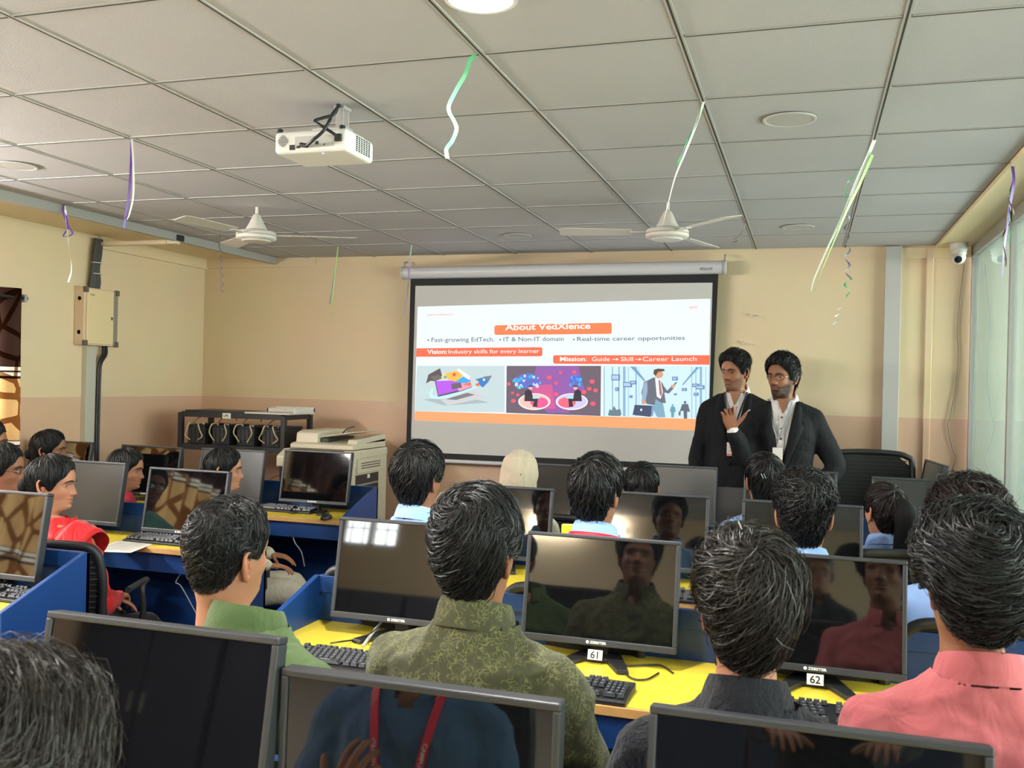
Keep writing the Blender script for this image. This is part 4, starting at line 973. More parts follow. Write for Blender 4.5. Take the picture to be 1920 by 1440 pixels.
# pictures on the slide
def pic(name, quad, c): return poly(name, quad, emat('slide_'+name, c))
A6 = lambda pts: [(770+x/6.62, 670+y/6.62) for x, y in pts]
A7 = lambda pts: [(1040+x/6.4, 670+y/6.4) for x, y in pts]
def circ(x, y, rx, ry=None, n=20): return [(x+rx*math.cos(a), y+(ry or rx)*math.sin(a)) for a in np.linspace(0, 2*math.pi, n, endpoint=False)]
p1 = pic('picture_laptop', [(782, 686), (946, 686), (946, 773), (778, 771)], rgb(196, 214, 216))
c_ = lambda n, r, g, bb: emat('slide_'+n, rgb(r, g, bb))
for pts, m in ((A6([(150, 520), (430, 600), (980, 560), (700, 500)]), c_('shadow', 170, 184, 188)), (A6([(365, 520), (770, 400), (930, 500), (460, 600)]), c_('silver', 205, 205, 208)), (A6([(435, 520), (700, 440), (800, 465), (560, 530)]), c_('keys', 130, 128, 128)),
               (A6([(300, 300), (740, 290), (760, 390), (340, 490)]), c_('lapdark', 96, 90, 100)), (A6([(312, 295), (735, 280), (752, 370), (345, 470)]), c_('violet', 186, 96, 244)), (A6([(540, 330), (740, 300), (750, 370), (600, 420)]), c_('pinkish', 240, 160, 190)),
               (A6([(190, 325), (220, 215), (365, 135), (390, 230), (310, 300), (250, 290)]), c_('cap', 96, 88, 88)), (A6([(240, 240), (350, 215), (390, 260), (300, 300)]), c_('cap2', 118, 108, 106)),
               (A6(circ(430, 240, 44, 36)), c_('gold2', 250, 226, 130)), (A6(circ(430, 245, 24, 20)), c_('cupblue', 130, 170, 190)), (A6(circ(605, 215, 44, 38)), c_('gold3', 246, 200, 90)), (A6([(430, 200), (600, 160), (630, 250), (560, 300), (470, 280)]), c_('gold', 250, 190, 90)),
               (A6([(540+32*math.sin(k*math.pi/5)*(1 if k % 2 == 0 else .45), 215-32*math.cos(k*math.pi/5)*(1 if k % 2 == 0 else .45)) for k in range(10)]), c_('star', 236, 70, 70)),
               (A6([(560, 300), (650, 240), (740, 280), (700, 320), (590, 320)]), c_('skyblue', 70, 170, 238)), (A6([(600, 140), (740, 240), (720, 280), (570, 160)]), c_('paper', 250, 250, 252)), (A6([(500, 330), (620, 310), (640, 375), (515, 398)]), c_('tag', 116, 100, 112)),
               (A6([(650, 330), (740, 310), (745, 355), (660, 340)]), c_('flame', 240, 120, 70))):
    poly('picture_shape', pts, m, parent=p1)
ring = []
outer = [(270, 380), (225, 450), (250, 505), (340, 520), (470, 500), (600, 460), (720, 415), (830, 365)]; inner = [(820, 355), (700, 395), (590, 435), (460, 475), (350, 492), (285, 480), (262, 450), (285, 395)]
poly('picture_shape', A6(outer+inner), c_('trail', 190, 246, 246), parent=p1)
for pts, m in ((A6([(850, 260), (1010, 225), (960, 310), (895, 375), (840, 330)]), c_('rocket', 66, 130, 200)), (A6([(900, 240), (1010, 225), (960, 290)]), c_('rocket2', 128, 130, 138)), (A6([(800, 275), (870, 255), (850, 300)]), c_('rocketfin', 86, 120, 170)), (A6(circ(910, 278, 16)), c_('port', 200, 236, 250)), (A6(circ(832, 340, 26, 20)), c_('flame', 240, 120, 70))):
    poly('picture_shape', pts, m, parent=p1)
p2 = pic('picture_desks', [(950, 686), (1127, 686), (1126, 780), (949, 774)], rgb(112, 98, 112))
poly('picture_shape', A6([(1560, 110), (2080, 110), (2160, 400), (1960, 690), (1700, 690), (1480, 450)]), c_('glowviolet', 150, 96, 170), parent=p2); poly('picture_shape', A6([(1480, 360), (1750, 330), (1800, 640), (1560, 640)]), c_('glowpink', 206, 96, 150), parent=p2)
RR = np.random.default_rng(4)
for cx, cy, rx, ry, N, pal in ((1450, 290, 170, 110, 46, ('b1', 'b2', 'b3')), (2052, 300, 92, 66, 26, ('b1', 'b3', 'b4'))):
    poly('picture_shape', A6(circ(cx, cy, rx*.86, ry*.86, 18)), c_('brain', 110, 110, 190), parent=p2)
    for i in range(N):
        a = RR.uniform(0, 6.28); r = math.sqrt(RR.uniform(0, 1)); x, y = cx+rx*r*math.cos(a), cy+ry*r*math.sin(a)
        col = {'b1': (70, 130, 220), 'b2': (210, 214, 246), 'b3': (60, 190, 236), 'b4': (90, 110, 220)}[pal[i % 3]]; poly('picture_shape', A6(circ(x, y, RR.uniform(8, 22), None, 8)), c_(pal[i % 3], *col), parent=p2)
for (x, y) in ((1265, 440), (1275, 540), (1330, 465), (1805, 320), (1805, 458), (1720, 465), (1720, 250), (1215, 330), (2253, 300), (2294, 410), (2263, 575), (2217, 390), (1860, 190), (2030, 180), (2150, 430)):
    s = RR.uniform(18, 36); poly('picture_shape', A6(circ(x, y, s, s*.8, 8)), c_('dotred', 236, 96, 116), parent=p2)
for cx, col, c2, fl in ((1535, (250, 196, 186), (240, 96, 150), 1), (2000, (206, 200, 244), (250, 110, 130), -1)):
    poly('picture_shape', A6(circ(cx, 550, 200, 104, 30)), c_('discrim', 255, 236, 240), parent=p2); poly('picture_shape', A6(circ(cx, 548, 184, 92, 30)), c_('disc%d' % fl, *col), parent=p2); poly('picture_shape', A6(circ(cx+fl*60, 560, 110, 66, 20)), c_('discb%d' % fl, *c2), parent=p2)
    m = lambda pts: A6([(cx+fl*(x-1535), y) for x, y in pts])
    poly('picture_shape', m([(1420, 420), (1460, 395), (1500, 420), (1520, 500), (1580, 510), (1570, 600), (1580, 615), (1515, 615), (1530, 545), (1410, 545)]), c_('suit', 62, 56, 66), parent=p2); poly('picture_shape', m(circ(1490, 378, 26, 28, 12)), c_('face', 226, 180, 168), parent=p2)
    poly('picture_shape', m([(1465, 372), (1470, 350), (1510, 350), (1518, 368), (1485, 366)]), c_('suit', 62, 56, 66), parent=p2); poly('picture_shape', m([(1510, 490), (1620, 475), (1600, 510), (1520, 515)]), c_('tabcy', 170, 226, 226), parent=p2)
p3 = pic('picture_businessman', [(1131, 686), (1330, 687), (1328, 785), (1131, 780)], rgb(206, 234, 246))
for x0, x1, col in ((590, 600, 1), (690, 697, 2), (768, 776, 2), (820, 850, 1), (880, 890, 3), (970, 985, 1), (1008, 1014, 3), (1640, 1652, 3), (1690, 1700, 1), (1740, 1768, 1), (1810, 1818, 3)):
    poly('picture_shape', A7([(x0, 112), (x1, 112), (x1, 735 if x0 > 1200 else 705), (x0, 735 if x0 > 1200 else 705)]), c_('col%d' % col, *((0, 0, 0), (140, 176, 210), (90, 116, 140), (160, 198, 222))[col]), parent=p3)
poly('picture_shape', A7([(905, 112), (960, 112), (1090, 280), (1075, 292)]), c_('rail', 120, 160, 196), parent=p3); poly('picture_shape', A7([(1700, 118), (1740, 118), (1540, 335), (1528, 328)]), c_('rail', 120, 160, 196), parent=p3)
for x0, y0, x1, y1 in ((680, 205, 785, 278), (820, 295, 930, 360), (905, 280, 980, 325), (725, 360, 770, 405), (895, 455, 935, 488), (1408, 232, 1478, 278), (1525, 368, 1588, 404), (1650, 315, 1735, 358), (1668, 425, 1728, 462), (1430, 432, 1468, 455), (1690, 335, 1800, 385)):
    poly('picture_shape', A7([(x0, y0), (x1, y0), (x1, y1), (x0, y1)]), c_('icon', 112, 140, 186), parent=p3); poly('picture_shape', A7([(x0+10, y0+12), (x1-20, y0+12), (x1-20, y1-14), (x0+10, y1-14)]), c_('icon2', 176, 206, 228), parent=p3)
for pts, m in ((A7([(1200, 500), (1290, 500), (1330, 720), (1230, 720), (1190, 640)]), c_('jean', 130, 170, 190)), (A7([(1190, 240), (1260, 270), (1300, 320), (1335, 550), (1280, 545), (1210, 500), (1200, 575), (1110, 560), (1060, 530), (1040, 420), (1070, 300)]), c_('suit2', 108, 112, 126)),
               (A7([(1060, 320), (1110, 290), (1115, 400), (1090, 520), (1045, 520)]), c_('suit3', 150, 176, 200)), (A7([(1205, 250), (1270, 270), (1300, 420), (1270, 500), (1225, 470)]), c_('shirtw', 236, 240, 240)), (A7([(1245, 270), (1265, 275), (1290, 430), (1275, 470), (1258, 440)]), c_('tie', 176, 116, 116)),
               (A7([(1300, 330), (1350, 400), (1400, 350), (1430, 370), (1370, 435), (1310, 420)]), c_('suit2', 108, 112, 126)), (A7([(1390, 340), (1440, 320), (1450, 345), (1410, 370)]), c_('skin', 214, 160, 130)), (A7([(1430, 320), (1460, 295), (1470, 300), (1445, 330)]), c_('phone', 70, 76, 90)),
               (A7(circ(1250, 205, 52, 46, 16)), c_('skin', 214, 160, 130)), (A7([(1185, 200), (1190, 150), (1240, 135), (1315, 140), (1320, 165), (1240, 175), (1215, 220)]), c_('hairb', 100, 76, 66)), (A7([(960, 570), (1190, 580), (1150, 715), (935, 690)]), c_('case', 74, 84, 110)), (A7([(1165, 585), (1195, 585), (1180, 700), (1155, 712)]), c_('case2', 120, 160, 196)), (A7(circ(1038, 630, 12, 16, 10)), c_('shirtw', 236, 240, 240)), (A7([(1042, 520), (1095, 520), (1100, 555), (1045, 560)]), c_('skin', 214, 160, 130)),
               (A7([(1395, 590), (1440, 590), (1455, 650), (1435, 660), (1430, 720), (1400, 720), (1395, 655), (1380, 650)]), c_('teal2', 110, 160, 176)), (A7(circ(1415, 575, 12, 14, 10)), c_('teal2', 110, 160, 176)), (A7([(1530, 560), (1600, 560), (1625, 655), (1590, 650), (1590, 735), (1550, 735), (1545, 640), (1500, 650)]), c_('man3', 100, 108, 122)), (A7(circ(1565, 540, 16, 18, 10)), c_('man3', 100, 108, 122)), (A7([(1490, 650), (1512, 650), (1510, 700), (1485, 696)]), c_('man3', 100, 108, 122)),
               (A7([(640, 690), (660, 620), (690, 640), (710, 580), (740, 630), (790, 620), (800, 690), (780, 705), (650, 700)]), c_('plant', 110, 130, 140)), (A7([(1780, 740), (1790, 670), (1840, 640), (1840, 745)]), c_('plant', 110, 130, 140))):
    poly('picture_shape', pts, m, parent=p3)

# ------------------------------------------------------------------ ceiling projector
pj = thing('projector', 'white ceiling projector with black cables hanging from a metal mount', 'projector', (-1.735, 3.0, 2.418))
M_PJ = mat('projector_white', rgb(226, 226, 220), .38)
b = MB(); b.bx(-.147, .147, 0, .225, 0, .082); b.build('body', M_PJ, pj, bevel=.016, seg=3)
b = MB(); b.bx(-.01, .12, .03, .2, .081, .094); b.build('top_cover', M_PJ, pj, bevel=.004)
b = MB(); b.bx(-.06, .10, -.0012, .001, .016, .058); b.build('connector_panel', mat('panel_grey', rgb(190, 190, 184), .5), pj)
for k, (x, z, w, h) in enumerate(((-.07, .020, .022, .018), (-.045, .02, .014, .008), (.03, .032, .012, .012), (.06, .024, .005, .005))):
    b = MB(); b.bx(x-w/2, x+w/2, -.0022, .0, z-h/2, z+h/2); b.build('socket', M_BLACK, pj)
b = MB(); b.lathe([(.026, 0), (.026, .002), (.022, .002), (.022, .0005)], 28, rotx(H), (-.108, .001, .045)); b.build('speaker_rim', M_PJ, pj)
b = MB()
for i in range(-4, 5):
    for j in range(-4, 5):
        if i*i+j*j < 18: b.lathe([(.0017, 0), (.0017, .0012)], 6, rotx(H), (-.108+i*.0048, .0, .045+j*.0048))
o = b.build('speaker_holes', M_BLACK, pj); o['kind'] = 'stuff'
for i in range(6):
    for j in range(8):
        b = MB(); b.bx(.1462, .1482, .075+i*.020, .075+i*.020+.013, .016+j*.0072, .016+j*.0072+.0045)
        b.build('vent_slot', M_BLACK, pj)
b = MB(); b.lathe([(.03, 0), (.03, .012), (.024, .013)], 24, rotx(-H), (-.09, .224, .042)); b.build('lens', mat('lens_glass', rgb(20, 24, 40), .08), pj, smooth=40)
for x in (-.135, .12): b = MB(); b.lathe([(.011, 0), (.011, .012), (.008, .014)], 16, None, (x, .02, .081)); b.build('foot', M_BLACK, pj, smooth=40)
b = MB(); b.bx(.055, .115, .055, .115, .093, .104); b.bx(.07, .10, .06, .068, .10, .182); b.bx(.07, .10, .102, .11, .10, .182); b.bx(.064, .106, .055, .115, .168, .181); b.build('mount', mat('mount_metal', rgb(190, 188, 184), .35, metal=.5), pj, bevel=.002)
for pts in ([(.085, .05, .18), (.08, .03, .14), (.05, .0, .12), (.03, -.02, .105), (.06, -.035, .085), (.10, -.02, .06), (.118, -.008, .046)], [(.09, .05, .178), (.088, .0, .13), (.095, -.03, .10), (.08, -.045, .06), (.045, -.05, .03), (.012, -.03, .02), (-.01, -.004, .024)]):
    b = MB(); b.tube(catmull(pts, 6), .0058, 8); b.build('cable', M_BLACK, pj, smooth=60)
b = MB(); b.bx(.104, .13, -.012, .002, .032, .058); b.build('plug', M_BLACK, pj, bevel=.003); b = MB(); b.tube([(-.03, -.012, .026), (.0, -.014, .019)], .008, 10); b.build('plug', M_BLACK, pj, smooth=60)
b = MB(); b.ell((.04, .028, .0), (.004, .004, .0018), 10, 6); b.build('status_lamp', mat('blue_led', rgb(120, 140, 255), .4, emit=3.), pj)

# ------------------------------------------------------------------ fans
M_FAN = mat('fan_enamel', rgb(206, 200, 190), .4); M_FANT = mat('fan_band', rgb(160, 150, 132), .5)
def fan(x, y, label, a0):
    t = thing('ceiling_fan', label, 'ceiling fan', (x, y, ZC-.001), 0, 'white ceiling fans')
    b = MB(); b.tube([(0, 0, 0), (0, 0, -.06)], .009, 12); b.build('rod', M_FAN, t, smooth=40)
    b = MB(); b.lathe([(.014, -.042), (.022, -.05), (.045, -.10), (.062, -.132), (.060, -.135)], 28); b.build('canopy', M_FAN, t, smooth=50)
    b = MB(); b.lathe([(.05, -.134), (.108, -.146), (.116, -.156), (.116, -.186), (.106, -.194), (.085, -.196), (.078, -.204), (.002, -.208)], 36); b.build('motor', M_FAN, t, smooth=40)
    b = MB(); b.lathe([(.1168, -.166), (.1172, -.168), (.1172, -.171), (.1168, -.173)], 36); b.build('band', M_FANT, t)
    for k in range(3):
        a = a0+k*2*math.pi/3; R = rotz(a)
        b = MB(); b.box(R@np.array((.155, 0, -.164)), (.10, .034, .006), R@rotx(.15)); br = b.build('blade_bracket', M_FAN, t)
        b = MB(); P = [(.19, -.045), (.56, -.060), (.585, -.045), (.585, .045), (.56, .060), (.19, .045)]
        RR_ = R@rotx(.18); b.prism(P, lambda u, v: RR_@np.array((u, v, 0))+np.array((0, 0, -.163)), lambda u, v: RR_@np.array((u, v, .0025))+np.array((0, 0, -.163))); b.build('blade', M_FAN, t)
fan(-3.107, 4.787, 'white ceiling fan at the left below the fuse box ceiling strip', .35)
fan(-.742, 5.09, 'white ceiling fan above the right half of the projector screen', 1.25)

# ------------------------------------------------------------------ party streamers
def rib_mat(n, c): return mat('ribbon_'+n, c, .35)
RP, RW, RG, RS, RB = rib_mat('purple', rgb(104, 62, 160)), rib_mat('white', rgb(225, 222, 214)), rib_mat('green', rgb(96, 190, 130)), rib_mat('lime', rgb(150, 200, 90)), rib_mat('brown', rgb(110, 80, 70))
RL, RSI = rib_mat('lilac', rgb(150, 110, 200)), rib_mat('silver', rgb(130, 134, 146))
def ribbon(b, px, y, w, tw=0., curl=0., n=8, mi=0):
    P = np.array([aty(u, v, y) for u, v in px]); P = catmull(P, n); k = len(P); V = []
    T = np.gradient(P, axis=0)
    for i in range(k):
        a = tw*i/(k-1)*6.28+.5
        c = P[i]
        if curl: c = c+np.array((math.cos(curl*i/(k-1)*6.28), math.sin(curl*i/(k-1)*6.28), 0))*.012
        d = np.array((math.cos(a), math.sin(a), 0)); d = nrm(d-nrm(T[i])*(d@nrm(T[i]))); V += [c-d*w/2, c+d*w/2]
    F = []
    for i in range(k-1): F.append((2*i, 2*i+1, 2*i+3, 2*i+2))
    b.add(V, F, mi)
GS = 'party ribbons hanging from the ceiling grid'
def streamer(label, y, parts):
    p0 = aty(*parts[0][1][0], y); t = thing('party_streamer', label, 'streamer', (p0[0], y, p0[2]), 0, GS)
    for m, px, w, tw, curl in parts:
        b = MB(); ribbon(b, px, y, w, tw, curl, 10 if curl else 8); b.V = [(x-p0[0], yy-y, z-p0[2]) for x, yy, z in b.V]; b.build('ribbon', m, t, smooth=180)
streamer('purple and white ribbon hanging in front of the left ceiling', 3.298, [(RP, [(247, 260), (246, 300), (243, 350), (238, 395), (232, 428)], .010, .1, 0), (RW, [(247, 260), (250, 310), (250, 365), (243, 400), (238, 412)], .008, .2, 0)])
streamer('purple ribbon tied in a triangle loop above the fuse box', 4.497, [(RP, [(120, 383), (118, 396), (126, 420), (136, 438), (122, 444), (119, 441), (127, 425), (121, 390)], .009, .1, 0), (RW, [(122, 386), (126, 430), (130, 470), (134, 505), (128, 529)], .010, .5, 0)])
streamer('dark curled silver ribbon in the left corner', 5.70, [(RB, [(414, 441), (410, 452), (413, 472)], .007, .1, 0), (RSI, [(413, 470), (414, 500), (417, 548)], .009, 3, 6)])
streamer('thin blue-green ribbon left of the projector screen', 6.329, [(RSI, [(634, 462), (629, 500), (621, 550), (618, 570)], .008, .1, 0), (RS, [(634, 462), (626, 530), (622, 580), (622, 608)], .007, .2, 0)])
streamer('purple ribbon at the left end of the projector screen', 6.336, [(RL, [(772, 459), (768, 490), (765, 540), (758, 592)], .011, .2, 0), (RS, [(772, 459), (766, 510), (768, 560), (763, 600)], .006, .3, 0)])
streamer('single green ribbon right of the projector, curling', 2.685, [(RG, [(893, 103), (882, 112), (872, 140), (856, 168), (842, 197), (843, 212), (850, 224), (856, 242), (848, 264), (837, 280), (839, 297)], .012, 0., 0)])
streamer('long white ribbon reaching down to the right fan', 3.311, [(RW, [(1320, 190), (1303, 240), (1284, 288), (1266, 332), (1252, 385), (1240, 432)], .009, .2, 0), (RG, [(1318, 190), (1309, 225), (1290, 262), (1278, 290), (1270, 310)], .007, 1, 0)])
streamer('broad white and lime ribbon slanting down right of the screen', 3.967, [(RW, [(1640, 262), (1622, 305), (1604, 345), (1580, 405), (1552, 465), (1528, 520), (1521, 545)], .016, .15, 0), (RS, [(1636, 290), (1612, 345), (1588, 395), (1565, 450), (1540, 510), (1527, 548)], .014, .2, 0), (RG, [(1632, 285), (1600, 330), (1588, 345), (1585, 372)], .006, 1, 0)])
streamer('curled blue-green ribbon beside the broad lime one', 5.149, [(RSI, [(1592, 372), (1588, 420), (1590, 455), (1588, 490), (1592, 525)], .012, 3, 5), (RG, [(1590, 520), (1588, 540), (1592, 556)], .012, 1, 1.5), (RW, [(1584, 558), (1575, 580), (1562, 616)], .008, 3, 5)])
streamer('purple ribbon hanging by the glass at the right edge', 4.461, [(RP, [(1897, 303), (1901, 340), (1893, 390), (1888, 430), (1882, 475), (1880, 520)], .016, .1, 0), (RB, [(1897, 303), (1903, 345), (1890, 380), (1898, 410), (1884, 450), (1880, 500)], .006, 2, 2), (RG, [(1900, 340), (1892, 370), (1893, 395), (1896, 455)], .005, 2, 0)])
streamer('short brown curly ribbon left of the grey duct', 5.62, [(RB, [(1397, 408), (1396, 425), (1388, 437), (1384, 440)], .008, .2, 0), (RB, [(1386, 438), (1380, 448), (1374, 458)], .006, 2, 3)])

# ------------------------------------------------------------------ fuse box and cables on the left wall
fb = thing('fuse_box', 'cream metal fuse box on the left wall with thick black cables', 'fuse box', (XL, 5.402, 1.80))
M_FB = mat('fuse_box_cream', rgb(226, 204, 160), .4); M_FBG = mat('fuse_box_grey', rgb(140, 130, 116), .45)
b = MB(); b.bx(.002, .085, 0, .335, 0, .41); b.build('case', mat('fuse_box_side', rgb(214, 190, 164), .5), fb, bevel=.003)
b = MB(); b.bx(.085, .097, .02, .285, .012, .40); dr = b.build('door', M_FB, fb, bevel=.003)
b = MB(); b.bx(.097, .101, .255, .275, .19, .215); b.build('lock', M_FBG, dr); b = MB(); b.bx(.1005, .102, .261, .269, .196, .21); b.build('keyhole', M_BLACK, dr)
v, f = text_mesh('hager', .022); b = MB(); b.add([(.0976, .045+p[0], .355+p[1]) for p in v], f); b.build('maker_mark', M_BLACK, dr)
b = MB(); b.bx(.08, .092, .292, .335, .0, .41); b.build('side_frame', M_FBG, fb, bevel=.003)
for y_, z_ in ((.0, .0), (.0, .38), (.312, .0), (.312, .38)): b = MB(); b.bx(.078, .1, y_-.004, y_+.028, z_-.006, z_+.034); b.build('corner_bracket', mat('bracket_dark', rgb(96, 88, 78), .5), fb)
for z_ in (.09, .33): b = MB(); b.lathe([(.016, 0), (.016, .001), (.0135, .001), (.0135, 0)], 20, rotx(H), (.045, .0, z_)); b.build('knockout', M_FBG, fb)
for k in range(5):
    dy = .11+.018*k
    b = MB(); b.tube(catmull([(.04, dy, .40), (.045+.006*(k % 2), dy+.004, .47), (.05, .12+.012*k, .56), (.05, .13+.014*k, .66), (.045, .15+.012*k, .775)], 5), .014, 8); b.build('cable', mat('cable_grey', rgb(64, 64, 64), .6), fb, smooth=60)
for z_ in (.52, .60): b = MB(); b.tube([(.05+.03*math.cos(a), .155+.045*math.sin(a), z_) for a in np.linspace(0, 6.28, 13)[:-1]], .003, 5, True); b.build('cable_tie', M_WHITEP, fb)
for k in range(2):
    b = MB(); b.tube(catmull([(.04, .25+.03*k, .01), (.05, .24+.03*k, -.06), (.05, .20+.02*k, -.13), (.05, .19+.02*k, -.25), (.048, .19+.02*k, -.7), (.048, .195+.02*k, -1.0), (.045, .20+.02*k, -1.5)], 5), .011, 8); b.build('cable', M_BLACK, fb, smooth=60)
b = MB(); b.bx(.0, .045, .085, .175, -1.79, -.01); b.build('cable_duct', mat('duct_pvc', rgb(186, 184, 170), .5), fb, bevel=.003)
cd = thing('cable_casing', 'pale horizontal cable casing from the left wall to the ceiling edge', 'cable casing', (XL, 5.585, 2.53))
b = MB(); b.bx(.0, .70, 0, .05, 0, .028); b.build('casing', mat('casing_cream', rgb(226, 210, 180), .45), cd, bevel=.003)
b = MB(); b.bx(.66, .73, -.01, .06, .02, .062); b.build('joint', M_BLACK, cd, bevel=.004)
for x in (.07, .62): b = MB(); b.bx(x, x+.003, -.001, .051, -.001, .029); b.build('seam', M_FBG, cd)

# ------------------------------------------------------------------ curtains
def curtain_mat():
    m = bpy.data.materials.new('curtain_cloth'); m.use_nodes = True; nt = m.node_tree; out = nt.nodes['Material Output']; nt.nodes.remove(nt.nodes['Principled BSDF'])
    g = nt.nodes.new('ShaderNodeTexCoord'); sx = nt.nodes.new('ShaderNodeSeparateXYZ'); nt.links.new(g.outputs['Object'], sx.inputs[0])
    rp = nt.nodes.new('ShaderNodeValToRGB'); rp.color_ramp.interpolation = 'CONSTANT'; e = rp.color_ramp.elements
    dk, wh, gd = rgb(62, 42, 36), rgb(236, 228, 214), rgb(216, 176, 120)
    stops = [(0, gd), (.30, dk), (.31, wh), (.325, dk), (.335, wh), (.35, dk), (.355, gd), (.62, dk), (.63, wh), (.645, dk), (.655, wh), (.67, dk)]
    while len(e) < len(stops): e.new(.5)
    for el, (p, c) in zip(e, stops): el.position = p; el.color = c
    mr = nt.nodes.new('ShaderNodeMapRange'); mr.inputs['From Min'].default_value = 0; mr.inputs['From Max'].default_value = 1.5; nt.links.new(sx.outputs['Z'], mr.inputs['Value']); nt.links.new(mr.outputs[0], rp.inputs['Fac'])
    v = nt.nodes.new('ShaderNodeTexVoronoi'); v.feature = 'DISTANCE_TO_EDGE'; v.inputs['Scale'].default_value = 6; mp = nt.nodes.new('ShaderNodeMapping'); mp.inputs['Scale'].default_value = (.2, 1.4, .7); nt.links.new(g.outputs['Object'], mp.inputs[0]); nt.links.new(mp.outputs[0], v.inputs['Vector'])
    lt = nt.nodes.new('ShaderNodeMath'); lt.operation = 'LESS_THAN'; lt.inputs[1].default_value = .07; nt.links.new(v.outputs['Distance'], lt.inputs[0])
    mx = nt.nodes.new('ShaderNodeMix'); mx.data_type = 'RGBA'; mx.blend_type = 'MULTIPLY'; mx.inputs['B'].default_value = rgb(150, 116, 90); nt.links.new(lt.outputs[0], mx.inputs['Factor']); nt.links.new(rp.outputs[0], mx.inputs['A'])
    d = nt.nodes.new('ShaderNodeBsdfDiffuse'); t = nt.nodes.new('ShaderNodeBsdfTranslucent'); nt.links.new(mx.outputs['Result'], d.inputs[0]); nt.links.new(mx.outputs['Result'], t.inputs[0])
    ms = nt.nodes.new('ShaderNodeMixShader'); ms.inputs[0].default_value = .45; nt.links.new(d.outputs[0], ms.inputs[1]); nt.links.new(t.outputs[0], ms.inputs[2]); nt.links.new(ms.outputs[0], out.inputs[0]); return m
M_CURT = curtain_mat()
def curtain(y0, y1, label):
    t = thing('curtain', label, 'curtain', (XL+.07, (y0+y1)/2, .62)); L = y1-y0
    n = int(L/.018); V = []; F = []
    for z in np.linspace(0, 1.52, 14):
        for i in range(n+1):
            y = -L/2+L*i/n; V.append((.035*math.sin(y*34)+.008*math.sin(y*13+z*3), y, z))
    for j in range(13):
        for i in range(n): F.append((j*(n+1)+i, j*(n+1)+i+1, (j+1)*(n+1)+i+1, (j+1)*(n+1)+i))
    b = MB(); b.add(V, F); b.build('cloth', M_CURT, t, smooth=180)
    b = MB(); b.tube([(0, -L/2-.06, 1.46), (0, L/2+.05, 1.46)], .012, 12); b.build('rod', M_BLACK, t, smooth=60)
    for s in (-1, 1): b = MB(); b.bx(-.07, .012, s*(L/2+.03)-.012, s*(L/2+.03)+.012, 1.435, 1.485); b.build('rod_bracket', M_ALU, t)
    k = int(L/.185)
    for i in range(k): b = MB(); b.tube([(.0+.0*i, -L/2+.06+i*.185+.03*math.cos(a), 1.46+.03*math.sin(a)) for a in np.linspace(0, 6.28, 15)[:-1]], .005, 6, True); b.build('eyelet', M_ALU, t)
curtain(2.85, 4.86, 'brown and gold patterned curtain with white stripes at the left edge')
curtain(.25, 2.45, 'nearer brown and gold curtain on the left wall, seen in screen reflections')

# ------------------------------------------------------------------ security camera and wires on the front wall
cc = thing('security_camera', 'white dome security camera in the top right corner', 'camera', (.932, 6.74, 2.46))
b = MB(); b.lathe([(.055, .128), (.055, .085), (.048, .082), (.046, .055), (.040, .05)], 28); b.build('base', M_WHITEP, cc, smooth=40)
b = MB(); b.ell((0, -.004, .035), (.043, .043, .045), 24, 16); b.build('dome', M_WHITEP, cc, smooth=180)
R_ = rotx(1.9)@rotz(0); b = MB(); b.lathe([(.024, .036), (.022, .041), (.004, .044)], 24, rotx(1.95), (-.008, -.008, .030)); b.build('lens', mat('lens_glass', rgb(20, 24, 40), .08), cc, smooth=40)
wr = thing('wall_wire', 'thin grey wire drooping down the front wall below the security camera', 'wire', (.95, 6.885, 1.0))
pts = [aty(u, v, 6.885) for u, v in ((1808, 495), (1800, 560), (1795, 620), (1797, 660), (1793, 720), (1782, 780), (1778, 800), (1786, 840), (1792, 860), (1780, 900), (1776, 960))]
b = MB(); b.tube(catmull([p-np.array((.95, 6.885, 1.0)) for p in pts], 5), .004, 6); b.build('wire', mat('wire_grey', rgb(150, 140, 124), .6), wr, smooth=60)

for u, v, lab in ((1415, 591, 'small curled white scrap stuck on the wall above the two men'), (1399, 643, 'smaller white scrap on the wall just above the taller man')):
    p = aty(u, v, 6.892); t = thing('paper_scrap', lab, 'scrap', (p[0], 6.892, p[2])); b = MB()
    for k in range(3): b.tube(catmull([(-.035+.03*k, 0, .012-.008*k), (-.028+.03*k, -.012, .002-.006*k), (-.014+.03*k, -.006, -.004-.006*k), (-.006+.03*k, -.012, .006-.008*k)], 4), .0035, 5)
    b.build('curl', RW, t, smooth=60)
# ------------------------------------------------------------------ rack with batteries
M_RACK = mat('rack_black', rgb(34, 34, 38), .45); M_BATT = mat('battery_case', rgb(38, 38, 42), .55)
XA, XB, YA, YB2 = -4.60, -3.70, 6.12, 6.50
rk = thing('battery_rack', 'black metal rack of backup batteries in the left corner', 'rack', (XA, YA, 0)); w, d = XB-XA, YB2-YA; RT_ = 1.315
for x in (0, w):
    for y in (0, d): b = MB(); b.bx(x-.018, x+.018, y-.018, y+.018, 0, RT_); b.build('post', M_RACK, rk, bevel=.002)
for z in (.20, .62, 1.055, RT_-.01):
    for y in (0, d): b = MB(); b.bx(.018, w-.018, y-.012, y+.012, z-.022, z+.018); b.build('rail', M_RACK, rk)
    for x in (0, w): b = MB(); b.bx(x-.012, x+.012, .018, d-.018, z-.022, z+.018); b.build('rail', M_RACK, rk)
    if z < 1.2: b = MB(); b.bx(.012, w-.012, .0, d, z+.018, z+.022); b.build('shelf_plate', M_RACK, rk)
b = MB(); b.bx(.02, w*.62, .02, d-.02, RT_-.005, RT_+.02); b.build('top_tray', M_RACK, rk)
b = MB(); b.bx(w*.42, w*.50, -.0145, -.0125, RT_-.034, RT_+.006); lb = b.build('paper_label', mat('paper_white', rgb(232, 230, 222), .7), rk)
